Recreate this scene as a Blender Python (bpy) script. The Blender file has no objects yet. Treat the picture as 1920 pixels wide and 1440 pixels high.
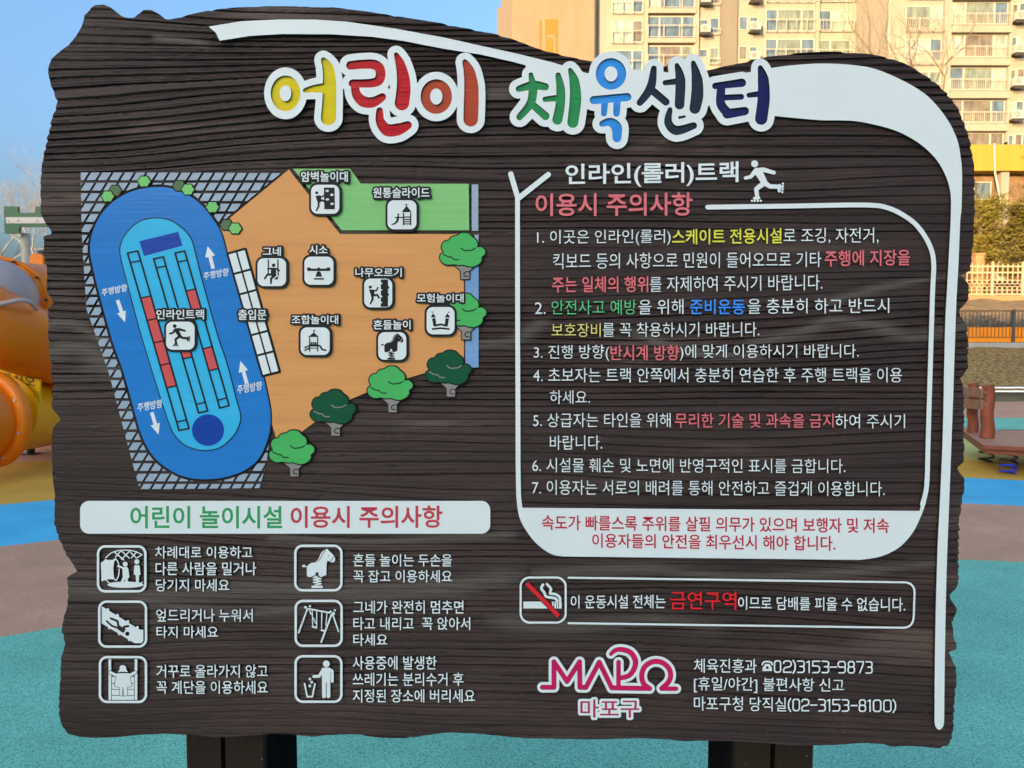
import bpy, math, random
import numpy as np
from mathutils import Vector
from mathutils.geometry import delaunay_2d_cdt

random.seed(7)
R = math.radians
scene = bpy.context.scene
col = scene.collection

# ------------------------------------------------------------------ camera
W, H, F = 1920.0, 1440.0, 1350.0
PITCH = R(3.0)
CAM = np.array((0.0, 0.0, 1.55))
FWD = np.array((0.0, math.cos(PITCH), -math.sin(PITCH)))
UP = np.array((0.0, math.sin(PITCH), math.cos(PITCH)))
RIGHT = np.array((1.0, 0.0, 0.0))
cd = bpy.data.cameras.new('camera')
cd.sensor_width = 36.0
cd.lens = F / W * 36.0
cd.clip_start = 0.05
cd.clip_end = 3000.0
cd.dof.use_dof = True
cd.dof.focus_distance = 1.42
cd.dof.aperture_fstop = 11.0
cam = bpy.data.objects.new('camera', cd)
cam.location = CAM
cam.rotation_euler = (R(90) - PITCH, 0, 0)
col.objects.link(cam)
scene.camera = cam

# ------------------------------------------------------------------ light
SUN_EL, SUN_ROT = R(8.0), R(212.0)
world = bpy.data.worlds.new('World')
scene.world = world
world.use_nodes = True
wn = world.node_tree
sky = wn.nodes.new('ShaderNodeTexSky')
sky.sky_type = 'NISHITA'
sky.sun_disc = False
sky.sun_elevation = SUN_EL
sky.sun_rotation = SUN_ROT
sky.air_density = 1.0
sky.dust_density = 8.5
sky.ozone_density = 4.6
wn.links.new(sky.outputs[0], wn.nodes['Background'].inputs[0])
wn.nodes['Background'].inputs[1].default_value = 0.15
to_sun = Vector((math.sin(SUN_ROT) * math.cos(SUN_EL), math.cos(SUN_ROT) * math.cos(SUN_EL), math.sin(SUN_EL)))
sd = bpy.data.lights.new('sun', 'SUN')
sd.energy = 2.0
sd.angle = R(0.5)
sd.color = (1.0, 0.74, 0.44)
sun = bpy.data.objects.new('sun', sd)
sun.rotation_euler = (-to_sun).to_track_quat('-Z', 'Y').to_euler()
sun.location = (-20, -30, 40)
col.objects.link(sun)

vs = scene.view_settings
vs.view_transform = 'Standard'
vs.look = 'None'
vs.gamma = 1.0
vs.exposure = 2.6
vs.use_white_balance = True
vs.white_balance_temperature = 8200
vs.white_balance_tint = 12

# ------------------------------------------------------------------ geometry of the picture
def ray(px, py):
    return FWD + RIGHT * ((px - 960.0) / F) + UP * ((720.0 - py) / F)

def at(px, py, Y):
    d = ray(px, py)
    return CAM + d * (Y / d[1])

def ground(px, py, z=0.0):
    d = ray(px, py)
    return CAM + d * ((z - CAM[2]) / d[2])

SIGN_Y, YAW = 1.4, R(-1.8)
SX = np.array((math.cos(YAW), math.sin(YAW), 0.0))
SN = np.array((-math.sin(YAW), math.cos(YAW), 0.0))
SO = np.array((0.0, SIGN_Y, 0.0))

def uv(p):
    """photo pixels -> metres on the front of the sign (x to the right, z up)"""
    p = np.asarray(p, float).reshape(-1, 2)
    d = FWD[None] + ((p[:, :1] - 960.0) / F) * RIGHT[None] + ((720.0 - p[:, 1:]) / F) * UP[None]
    t = ((SO - CAM) @ SN) / (d @ SN)
    q = CAM[None] + d * t[:, None]
    return np.stack(((q - SO) @ SX, q[:, 2]), 1)

# ------------------------------------------------------------------ mesh helpers
class MB:
    def __init__(s):
        s.v, s.f, s.m = [], [], []
    def add(s, v, f, mi=0):
        o = len(s.v)
        s.v.extend([tuple(map(float, q)) for q in v])
        s.f.extend([tuple(i + o for i in q) for q in f])
        s.m.extend([mi] * len(f))
        return s
    def box(s, x0, x1, y0, y1, z0, z1, mi=0):
        v = [(x, y, z) for z in (z0, z1) for y in (y0, y1) for x in (x0, x1)]
        return s.add(v, [(0, 2, 3, 1), (4, 5, 7, 6), (0, 1, 5, 4), (2, 6, 7, 3), (0, 4, 6, 2), (1, 3, 7, 5)], mi)
    def tube(s, pts, rad, n=10, mi=0, caps=True):
        pts = [Vector(p) for p in pts]
        if not hasattr(rad, '__len__'):
            rad = [rad] * len(pts)
        v, f, u = [], [], None
        for i, p in enumerate(pts):
            t = (pts[min(i + 1, len(pts) - 1)] - pts[max(i - 1, 0)]).normalized()
            if u is None:
                u = t.orthogonal().normalized()
            u = (u - t * u.dot(t)).normalized()
            w = t.cross(u)
            for k in range(n):
                a = 2 * math.pi * k / n
                v.append(p + (u * math.cos(a) + w * math.sin(a)) * rad[i])
        for i in range(len(pts) - 1):
            for k in range(n):
                k2 = (k + 1) % n
                f.append((i * n + k, i * n + k2, (i + 1) * n + k2, (i + 1) * n + k))
        if caps:
            f.append(tuple(range(n))[::-1])
            f.append(tuple((len(pts) - 1) * n + k for k in range(n)))
        return s.add(v, f, mi)
    def build(s, name, mats, parent=None, smooth=False, auto=False):
        me = bpy.data.meshes.new(name)
        me.from_pydata(s.v, [], s.f)
        mats = list(mats) if isinstance(mats, (list, tuple)) else [mats]
        if -1 in s.m:                       # unpainted routed edges
            s.m = [len(mats) if q == -1 else q for q in s.m]
            mats.append(M['edge'])
        for m in mats:
            me.materials.append(m)
        me.polygons.foreach_set('material_index', np.array(s.m, np.int32))
        if smooth:
            me.polygons.foreach_set('use_smooth', np.ones(len(s.f), bool))
        me.update()
        if auto:
            me.set_sharp_from_angle(angle=R(40))
        o = bpy.data.objects.new(name, me)
        col.objects.link(o)
        if parent is not None:
            o.parent = parent
        return o

def tag(o, label=None, cat=None, group=None, kind=None):
    for k, x in (('label', label), ('category', cat), ('group', group), ('kind', kind)):
        if x:
            o[k] = x
    return o

def empty(name, loc, rz=0.0):
    o = bpy.data.objects.new(name, None)
    o.location = loc
    o.rotation_euler = (0, 0, rz)
    o.empty_display_size = 0.2
    col.objects.link(o)
    return o

# ------------------------------------------------------------------ materials
def lin(c):
    c = c / 255.0
    return c / 12.92 if c <= 0.04045 else ((c + 0.055) / 1.055) ** 2.4

def srgb(r, g, b, k=1.0):
    return tuple(min(0.9, lin(x) * k) for x in (r, g, b)) + (1.0,)

def node_mat(name, rough=0.6, spec=0.4):
    m = bpy.data.materials.new(name)
    m.use_nodes = True
    nt = m.node_tree
    b = nt.nodes['Principled BSDF']
    b.inputs['Roughness'].default_value = rough
    b.inputs['Specular IOR Level'].default_value = spec
    return m, nt, b

def coords(nt, scale=(1, 1, 1)):
    tc = nt.nodes.new('ShaderNodeTexCoord')
    mp = nt.nodes.new('ShaderNodeMapping')
    mp.inputs['Scale'].default_value = scale
    nt.links.new(tc.outputs['Object'], mp.inputs['Vector'])
    return mp.outputs[0]

def noise(nt, vec, scale, detail=3.0, rough=0.55):
    n = nt.nodes.new('ShaderNodeTexNoise')
    n.inputs['Scale'].default_value = scale
    n.inputs['Detail'].default_value = detail
    n.inputs['Roughness'].default_value = rough
    nt.links.new(vec, n.inputs['Vector'])
    return n.outputs['Fac']

def ramp(nt, fac, stops):
    r = nt.nodes.new('ShaderNodeValToRGB')
    e = r.color_ramp.elements
    while len(e) < len(stops):
        e.new(0.5)
    for i, (p, c) in enumerate(stops):
        e[i].position = p
        e[i].color = c
    nt.links.new(fac, r.inputs[0])
    return r.outputs[0]

def bump(nt, b, h, dist, strength=1.0):
    n = nt.nodes.new('ShaderNodeBump')
    n.inputs['Distance'].default_value = dist
    n.inputs['Strength'].default_value = strength
    nt.links.new(h, n.inputs['Height'])
    nt.links.new(n.outputs[0], b.inputs['Normal'])

def sc(c, k):
    return tuple(min(0.9, x * k) for x in c[:3]) + (1.0,)

def painted(name, c, rough=0.42, vary=0.12, scale=(3, 3, 3), nscale=4.0, bd=0.0, bscale=60.0, spec=0.4):
    m, nt, b = node_mat(name, rough, spec)
    f = noise(nt, coords(nt, scale), nscale, 4)
    nt.links.new(ramp(nt, f, [(0.25, sc(c, 1 - vary)), (0.75, sc(c, 1 + vary))]), b.inputs['Base Color'])
    if bd:
        bump(nt, b, noise(nt, coords(nt, scale), bscale, 3), bd)
    return m

def grain_paint(name, c, rough=0.38, bd=0.0006, vary=0.10):
    """paint brushed over the carved grain: long horizontal streaks"""
    m, nt, b = node_mat(name, rough, 0.18)
    big = noise(nt, coords(nt, (1.2, 1, 14)), 2.2, 3)
    fine = noise(nt, coords(nt, (2.4, 1, 60)), 2.4, 4, 0.6)
    mx = nt.nodes.new('ShaderNodeMix')
    mx.inputs[0].default_value = 0.45
    nt.links.new(big, mx.inputs[2])
    nt.links.new(fine, mx.inputs[3])
    nt.links.new(ramp(nt, mx.outputs[0], [(0.32, sc(c, 1 - vary)), (0.5, c), (0.66, sc(c, 1 + vary))]), b.inputs['Base Color'])
    wv = nt.nodes.new('ShaderNodeTexWave')
    wv.bands_direction = 'Z'
    wv.wave_profile = 'SAW'
    wv.inputs['Scale'].default_value = 20.0
    wv.inputs['Distortion'].default_value = 5.0
    wv.inputs['Detail'].default_value = 3.0
    wv.inputs['Detail Scale'].default_value = 0.5
    nt.links.new(coords(nt, (0.25, 0.0, 1)), wv.inputs['Vector'])
    ad = nt.nodes.new('ShaderNodeMath')
    ad.operation = 'MULTIPLY_ADD'
    nt.links.new(wv.outputs['Fac'], ad.inputs[0])
    ad.inputs[1].default_value = 0.6
    nt.links.new(fine, ad.inputs[2])
    bump(nt, b, ad.outputs[0], bd)
    return m

K = 1.25     # photo value of shaded paint -> base colour
M = {}
M['white'] = painted('white_paint', (0.84, 0.835, 0.81, 1), 0.5, 0.03, (2, 2, 2), 3.0, 0.0)
M['white_text'] = painted('white_lettering', (0.85, 0.845, 0.82, 1), 0.5, 0.02)
M['black'] = grain_paint('black_line_paint', srgb(28, 26, 28), 0.5, 0.0004)
M['dark'] = grain_paint('pictogram_dark_paint', srgb(36, 34, 36), 0.5, 0.0005)
M['peach'] = grain_paint('peach_ground_paint', (0.88, 0.355, 0.125, 1), 0.4, 0.0005, 0.09)
M['green'] = grain_paint('green_lawn_paint', (0.24, 0.60, 0.21, 1), 0.4, 0.0005, 0.10)
M['paver'] = grain_paint('grey_paver_paint', srgb(158, 170, 184, 1.1), 0.4, 0.0004, 0.08)
M['bluegrey'] = grain_paint('blue_grey_paint', srgb(120, 158, 200, 1.1), 0.4, 0.0004, 0.10)
M['track'] = grain_paint('track_blue_paint', (0.004, 0.215, 0.60, 1), 0.25, 0.00045, 0.08)
M['infield'] = grain_paint('infield_light_blue_paint', (0.006, 0.50, 0.80, 1), 0.25, 0.0004, 0.06)
M['navyblue'] = grain_paint('deep_blue_paint', srgb(8, 68, 160, 1.1), 0.35, 0.0012, 0.10)
M['red'] = grain_paint('lane_red_paint', srgb(220, 86, 88, 1.1), 0.4, 0.0003, 0.05)
M['treelight'] = grain_paint('map_tree_green_paint', srgb(58, 176, 96, 1.1), 0.4, 0.0004, 0.06)
M['treedark'] = grain_paint('map_tree_dark_green_paint', srgb(0, 82, 54, 1.1), 0.4, 0.0005, 0.10)
M['shrub'] = grain_paint('shrub_light_paint', srgb(112, 196, 112, 1.1), 0.4, 0.0004, 0.06)
M['shrubdark'] = grain_paint('shrub_dark_paint', srgb(82, 112, 76, 1.1), 0.4, 0.0004, 0.06)
M['bark'] = grain_paint('map_trunk_grey_paint', srgb(146, 136, 130, 1.1), 0.5, 0.0004, 0.06)
TITLE_COL = [(0.88, 0.62, 0.008, 1), (0.66, 0.0, 0.012, 1), (0.56, 0.062, 0.025, 1), (0.0, 0.30, 0.095, 1),
             (0.0, 0.32, 0.88, 1), srgb(32, 44, 62, 1.1), srgb(22, 30, 84, 1.15)]
TM = [grain_paint('title_%s_paint' % n, c, 0.3, 0.0012, 0.10) for n, c in
      zip(('yellow', 'red', 'brick', 'green', 'blue', 'slate', 'navy'), TITLE_COL)]
M['t_pink'] = painted('pink_lettering', (0.90, 0.165, 0.185, 1), 0.45, 0.04)
M['t_yellow'] = painted('yellow_lettering', srgb(242, 212, 70, 1.15), 0.45, 0.04)
M['t_pale'] = painted('pale_yellow_lettering', srgb(236, 204, 120, 1.15), 0.45, 0.04)
M['t_green'] = painted('green_lettering', srgb(70, 184, 122, 1.15), 0.45, 0.04)
M['t_blue'] = painted('blue_lettering', srgb(30, 136, 240, 1.15), 0.45, 0.04)
M['t_red'] = painted('red_lettering', srgb(226, 30, 38, 1.15), 0.45, 0.04)
M['t_crimson'] = grain_paint('crimson_lettering', srgb(196, 24, 52, 1.1), 0.45, 0.0004, 0.06)
M['h_green'] = grain_paint('heading_green_paint', srgb(36, 156, 96, 1.1), 0.45, 0.0008, 0.08)
M['h_red'] = grain_paint('heading_red_paint', srgb(208, 66, 76, 1.1), 0.45, 0.0008, 0.08)
M['logo'] = grain_paint('logo_pink_paint', srgb(222, 28, 92, 1.1), 0.4, 0.0012, 0.10)

def wood_mat():
    m, nt, b = node_mat('carved_brown_wood', 0.5, 0.22)
    big = noise(nt, coords(nt, (0.9, 1, 6.5)), 2.0, 3)
    fine = noise(nt, coords(nt, (4, 1, 100)), 2.5, 4, 0.65)
    base = ramp(nt, big, [(0.40, (0.042, 0.0235, 0.0200, 1)), (0.60, (0.058, 0.0335, 0.0280, 1)), (0.70, (0.112, 0.072, 0.058, 1))])
    var = ramp(nt, fine, [(0.3, (0.72, 0.72, 0.72, 1)), (0.7, (1.3, 1.27, 1.24, 1))])
    mx = nt.nodes.new('ShaderNodeMix')
    mx.data_type = 'RGBA'
    mx.blend_type = 'MULTIPLY'
    mx.inputs[0].default_value = 1.0
    nt.links.new(base, mx.inputs[6])
    nt.links.new(var, mx.inputs[7])
    # small pale chips where the finish has flaked
    sp = ramp(nt, noise(nt, coords(nt, (60, 1, 150)), 2.0, 1), [(0.785, (0, 0, 0, 1)), (0.80, (1, 1, 1, 1))])
    m2 = nt.nodes.new('ShaderNodeMix')
    m2.data_type = 'RGBA'
    m2.inputs[7].default_value = (0.30, 0.25, 0.20, 1)
    nt.links.new(sp, m2.inputs[0])
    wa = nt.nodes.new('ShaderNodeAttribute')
    wa.attribute_name = 'wear_sheen'
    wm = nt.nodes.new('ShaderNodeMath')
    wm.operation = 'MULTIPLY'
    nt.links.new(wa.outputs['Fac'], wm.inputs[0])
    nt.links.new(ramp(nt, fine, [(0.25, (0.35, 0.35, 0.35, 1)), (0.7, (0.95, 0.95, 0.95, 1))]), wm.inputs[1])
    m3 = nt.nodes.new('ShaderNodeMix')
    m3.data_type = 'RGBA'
    m3.inputs[7].default_value = (0.135, 0.102, 0.085, 1)  # worn tone, lightened to include the sky sheen on the flats
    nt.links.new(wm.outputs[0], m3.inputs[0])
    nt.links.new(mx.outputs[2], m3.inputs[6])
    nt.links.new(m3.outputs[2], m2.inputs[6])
    nt.links.new(m2.outputs[2], b.inputs['Base Color'])
    bump(nt, b, fine, 0.0011)
    return m
M['wood'] = wood_mat()
M['edge'] = painted('routed_edge_brown', (0.040, 0.027, 0.022, 1), 0.7, 0.15, (20, 20, 20), 4.0, 0, 60, 0.1)
M['post'] = painted('dark_brown_post_stain', (0.034, 0.018, 0.012, 1), 0.6, 0.2, (30, 30, 2), 3.0, 0.0006, 12, 0.12)
nt_ = M['post'].node_tree
sp_ = ramp(nt_, noise(nt_, coords(nt_, (130, 130, 70)), 1.0, 1), [(0.76, (0, 0, 0, 1)), (0.775, (1, 1, 1, 1))])
mx_p = nt_.nodes.new('ShaderNodeMix')
mx_p.data_type = 'RGBA'
mx_p.inputs[7].default_value = (0.20, 0.16, 0.12, 1)
nt_.links.new(sp_, mx_p.inputs[0])
b_p = nt_.nodes['Principled BSDF']
nt_.links.new(b_p.inputs['Base Color'].links[0].from_socket, mx_p.inputs[6])
nt_.links.new(mx_p.outputs[2], b_p.inputs['Base Color'])
M['poststeel'] = painted('dark_post_steel', (0.010, 0.009, 0.009, 1), 0.95, 0.2, (5, 5, 5), 4.0, 0, 60, 0.0)

# ------------------------------------------------------------------ 2D shapes in photo pixels
def cr(pts, n=6, closed=False):
    p = np.asarray(pts, float)
    N = len(p)
    if N < 3:
        return p
    out = []
    for i in range(N if closed else N - 1):
        if closed:
            a, b, c, d = p[(i - 1) % N], p[i], p[(i + 1) % N], p[(i + 2) % N]
        else:
            a, b, c, d = p[max(i - 1, 0)], p[i], p[i + 1], p[min(i + 2, N - 1)]
        for k in range(n):
            t = k / n
            out.append(0.5 * (2 * b + (c - a) * t + (2 * a - 5 * b + 4 * c - d) * t * t + (3 * b - a - 3 * c + d) * t ** 3))
    if not closed:
        out.append(p[-1])
    return np.array(out)

class Fld:
    """signed distance raster over a rectangle of the photo"""
    MARG = 26.0
    def __init__(s, x0, y0, x1, y1, ss=2.0):
        s.x0, s.y0, s.ss = x0, y0, ss
        s.nx, s.ny = int((x1 - x0) * ss) + 1, int((y1 - y0) * ss) + 1
        s.X = x0 + np.arange(s.nx) / ss
        s.Y = y0 + np.arange(s.ny) / ss
    def new(s):
        return np.full((s.ny, s.nx), 99.0)
    def roi(s, xa, ya, xb, yb):
        m = s.MARG
        i0 = max(0, int((xa - m - s.x0) * s.ss)); i1 = min(s.nx, int((xb + m - s.x0) * s.ss) + 2)
        j0 = max(0, int((ya - m - s.y0) * s.ss)); j1 = min(s.ny, int((yb + m - s.y0) * s.ss) + 2)
        return slice(j0, max(j0, j1)), slice(i0, max(i0, i1))
    def cap(s, d, pts, hw):
        pts = np.asarray(pts, float)
        if not hasattr(hw, '__len__'):
            hw = [hw] * len(pts)
        for i in range(len(pts) - 1):
            (ax, ay), (bx, by) = pts[i], pts[i + 1]
            r = max(hw[i], hw[i + 1])
            sl = s.roi(min(ax, bx) - r, min(ay, by) - r, max(ax, bx) + r, max(ay, by) + r)
            X, Y = s.X[sl[1]][None], s.Y[sl[0]][:, None]
            L = (bx - ax) ** 2 + (by - ay) ** 2 + 1e-9
            t = np.clip(((X - ax) * (bx - ax) + (Y - ay) * (by - ay)) / L, 0, 1)
            q = np.hypot(X - ax - t * (bx - ax), Y - ay - t * (by - ay)) - (hw[i] + t * (hw[i + 1] - hw[i]))
            np.minimum(d[sl], q, out=d[sl])
        return d
    def segs(s, segs):
        """signed distance to a closed outline given as segments"""
        d = s.new()
        par = np.zeros((s.ny, s.nx), bool)
        for (ax, ay), (bx, by) in segs:
            sl = s.roi(min(ax, bx), min(ay, by), max(ax, bx), max(ay, by))
            X, Y = s.X[sl[1]][None], s.Y[sl[0]][:, None]
            L = (bx - ax) ** 2 + (by - ay) ** 2 + 1e-9
            t = np.clip(((X - ax) * (bx - ax) + (Y - ay) * (by - ay)) / L, 0, 1)
            q = np.hypot(X - ax - t * (bx - ax), Y - ay - t * (by - ay))
            np.minimum(d[sl], q, out=d[sl])
            if ay != by:
                j = np.nonzero((s.Y >= min(ay, by)) & (s.Y < max(ay, by)))[0]
                if len(j):
                    xc = ax + (s.Y[j] - ay) / (by - ay) * (bx - ax)
                    par[j] ^= s.X[None] < xc[:, None]
        return np.where(par, -d, d)
    def poly(s, pts):
        p = [tuple(q) for q in np.asarray(pts, float)]
        return s.segs([(p[i], p[(i + 1) % len(p)]) for i in range(len(p))])
    def circ(s, d, x, y, rx, ry=None):
        ry = ry or rx
        X, Y = s.X[None], s.Y[:, None]
        q = (np.hypot((X - x) / rx, (Y - y) / ry) - 1.0) * min(rx, ry)
        return np.minimum(d, q, out=d)
    def rrect(s, d, x0, y0, x1, y1, r):
        X, Y = s.X[None], s.Y[:, None]
        qx = np.abs(X - (x0 + x1) / 2) - (x1 - x0) / 2 + r
        qy = np.abs(Y - (y0 + y1) / 2) - (y1 - y0) / 2 + r
        q = np.hypot(np.maximum(qx, 0), np.maximum(qy, 0)) + np.minimum(np.maximum(qx, qy), 0) - r
        return np.minimum(d, q, out=d)
    def loops(s, d, tol=0.07):
        d = d.copy()
        d[0] = d[-1] = 5.0
        d[:, 0] = d[:, -1] = 5.0
        d[d == 0] = 1e-6
        ins = d < 0
        code = ins[:-1, :-1] * 1 + ins[:-1, 1:] * 2 + ins[1:, 1:] * 4 + ins[1:, :-1] * 8
        jj, ii = np.nonzero((code > 0) & (code < 15))
        TAB = {1: [(3, 0)], 2: [(0, 1)], 3: [(3, 1)], 4: [(1, 2)], 5: [(3, 0), (1, 2)], 6: [(0, 2)], 7: [(3, 2)],
               8: [(2, 3)], 9: [(2, 0)], 10: [(0, 1), (2, 3)], 11: [(2, 1)], 12: [(1, 3)], 13: [(1, 0)], 14: [(0, 3)]}
        adj = {}
        for j, i in zip(jj.tolist(), ii.tolist()):
            ed = ((j, i, 0), (j, i + 1, 1), (j + 1, i, 0), (j, i, 1))
            for a, b in TAB[int(code[j, i])]:
                adj.setdefault(ed[a], []).append(ed[b])
                adj.setdefault(ed[b], []).append(ed[a])
        def pos(e):
            j, i, k = e
            a = d[j, i]
            b = d[j, i + 1] if k == 0 else d[j + 1, i]
            t = a / (a - b)
            return (s.x0 + (i + (t if k == 0 else 0)) / s.ss, s.y0 + (j + (t if k == 1 else 0)) / s.ss)
        out, seen = [], set()
        for e0 in adj:
            if e0 in seen:
                continue
            lp, prev, e = [], None, e0
            while e not in seen:
                seen.add(e)
                lp.append(pos(e))
                nx = [q for q in adj[e] if q != prev and q not in seen]
                if not nx:
                    break
                prev, e = e, nx[0]
            if len(lp) > 5:
                out.append(simplify(lp, tol))
        return [l for l in out if len(l) > 2]

def simplify(lp, tol):
    p = np.array(lp)
    n = len(p)
    far = int(np.argmax(np.hypot(*(p - p[0]).T)))
    keep = {0, far}
    stack = [(0, far), (far, n)]
    q = np.vstack((p, p[:1]))
    while stack:
        a, b = stack.pop()
        if b - a < 2:
            continue
        A, B = q[a], q[b]
        v = B - A
        L = np.hypot(*v) + 1e-9
        seg = q[a + 1:b] - A
        dist = np.abs(seg[:, 0] * v[1] - seg[:, 1] * v[0]) / L
        k = int(np.argmax(dist))
        if dist[k] > tol:
            k += a + 1
            keep.add(k)
            stack += [(a, k), (k, b)]
    return p[sorted(keep)]

def plate(mb, loops, y0, y1, mi=0):
    """even-odd filled plate: front at depth y0 (towards the viewer), side walls back to y1"""
    vs_, es = [], []
    for l in loops:
        o = len(vs_)
        n = len(l)
        vs_ += [Vector((float(a), float(b))) for a, b in l]
        es += [(o + i, o + (i + 1) % n) for i in range(n)]
    r = delaunay_2d_cdt(vs_, es, [], 1, 1e-4)
    rv, tf = np.array([tuple(v) for v in r[0]]), np.array([tuple(f) for f in r[2]])
    c = rv[tf].mean(1)                       # keep triangles inside an odd number of loops
    par = np.zeros(len(c), bool)
    for l in loops:
        l = np.asarray(l)
        for (ax, ay), (bx, by) in zip(l, np.roll(l, -1, 0)):
            if ay != by:
                m = (c[:, 1] >= min(ay, by)) & (c[:, 1] < max(ay, by))
                par[m] ^= c[m, 0] < ax + (c[m, 1] - ay) / (by - ay) * (bx - ax)
    q = uv(rv)
    mb.add([(a, y0, b) for a, b in q], tf[par].tolist(), mi)
    for l in loops:
        q = uv(l)
        n = len(q)
        mb.add([(a, y0, b) for a, b in q] + [(a, y1, b) for a, b in q],
               [(i, (i + 1) % n, n + (i + 1) % n, n + i) for i in range(n)], -1 if y1 > 0.001 else mi)
    return mb

PRE = {   # every line of lettering, by stroke weight: set in one go because the fallback font is slow to open
    0.012: ['주행방향', '금연구역'],
    0.014: ['암벽놀이대', '원통슬라이드', '그네', '시소', '나무오르기', '모험놀이대', '조합놀이대', '흔들놀이', '인라인트랙', '출입문', '스케이트 전용시설', '주행에 지장을', '주는 일체의 행위', '준비운동', '반시계 방향'],
    0.02: ['인라인(롤러)트랙'],
    0.018: ['이용시 주의사항', '어린이 놀이시설', '이용시 주의사항'],
    0.0: ['1. 이곳은 인라인(롤러)', '로 조깅, 자전거,', '킥보드 등의 사항으로 민원이 들어오므로 기타', '를 자제하여 주시기 바랍니다.', '2.', '안전사고 예방', '보호장비', '를 꼭 착용하시기 바랍니다.', '3. 진행 방향(', ')에 맞게 이용하시기 바랍니다.', '4. 초보자는 트랙 안쪽에서 충분히 연습한 후 주행 트랙을 이용', '하세요.', '5. 상급자는 타인을 위해', '하여 주시기', '바랍니다.', '6. 시설물 훼손 및 노면에 반영구적인 표시를 금합니다.', '7. 이용자는 서로의 배려를 통해 안전하고 즐겁게 이용합니다.', '☎'],
    0.002: ['을 위해', '을 충분히 하고 반드시'],
    0.009: ['무리한 기술 및 과속을 금지', '차례대로 이용하고', '다른 사람을 밀거나', '당기지 마세요', '엎드리거나 누워서', '타지 마세요', '거꾸로 올라가지 않고', '꼭 계단을 이용하세요', '흔들 놀이는 두손을', '꼭 잡고 이용하세요', '그네가 완전히 멈추면', '타고 내리고  꼭 앉아서', '타세요', '사용중에 발생한', '쓰레기는 분리수거 후', '지정된 장소에 버리세요', '이 운동시설 전체는', '이므로 담배를 피울 수 없습니다.', '02)3153-9873'],
    0.008: ['속도가 빠를스록 주위를 살필 의무가 있으며 보행자 및 저속', '이용자들의 안전을 최우선시 해야 합니다.', '마포구', '올라가지마시오'],
    0.007: ['체육진흥과', '[휴일/야간] 불편사항 신고', '마포구청 당직실(02-3153-8100)'],
}
_tc = {}
def set_lines(lines, off):
    cu = bpy.data.curves.new('t', 'FONT')
    cu.body = '\n'.join(lines)
    cu.size = 1.0
    cu.space_line = 3.0
    cu.offset = off
    cu.resolution_u = 3
    cu.fill_mode = 'FRONT'
    o = bpy.data.objects.new('t', cu)
    col.objects.link(o)
    dg = bpy.context.evaluated_depsgraph_get()
    me = bpy.data.meshes.new_from_object(o.evaluated_get(dg))
    v = np.array([q.co[:2] for q in me.vertices])
    f = np.array([tuple(p.vertices) for p in me.polygons])
    bpy.data.objects.remove(o)
    bpy.data.curves.remove(cu)
    bpy.data.meshes.remove(me)
    ln = np.clip(np.round(-(v[:, 1] - 0.35) / 3.0).astype(int), 0, len(lines) - 1)
    for i, body in enumerate(lines):
        sel = np.nonzero(ln == i)[0]
        rm = np.full(len(v), -1)
        rm[sel] = np.arange(len(sel))
        w = v[sel]
        ff = [tuple(rm[q].tolist()) for q in f if ln[q[0]] == i]
        cnt = {}
        for p in ff:
            for a, b in zip(p, p[1:] + p[:1]):
                k = (min(a, b), max(a, b))
                cnt[k] = cnt.get(k, 0) + 1
        lo, hi = w.min(0), w.max(0)
        _tc[(body, off)] = ((w - lo) / (hi - lo), ff, [k for k, c in cnt.items() if c == 1])

def glyphs(body, off=0.0):
    if (body, off) not in _tc:
        ls = PRE.get(off, [])
        set_lines(ls if body in ls else [body], off)
    return _tc[(body, off)]

def text_px(body, box, off):
    x0, a0, b0, x1, a1, b1 = box
    v, f, e = glyphs(body, off)
    s, t = v[:, 0], 1 - v[:, 1]
    px = x0 + s * (x1 - x0)
    py = (a0 + s * (a1 - a0)) * (1 - t) + (b0 + s * (b1 - b0)) * t
    return np.stack((px, py), 1), f, e

def text(mb, body, box, y0, y1, mi=0, off=0.008):
    p, f, e = text_px(body, box, off)
    q = uv(p)
    mb.add([(a, y0, b) for a, b in q], f, mi)
    n = len(q)
    mb.add([(a, y0, b) for a, b in q] + [(a, y1, b) for a, b in q], [(a, b, n + b, n + a) for a, b in e], -1 if y1 > 0.001 else mi)
    return mb

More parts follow.
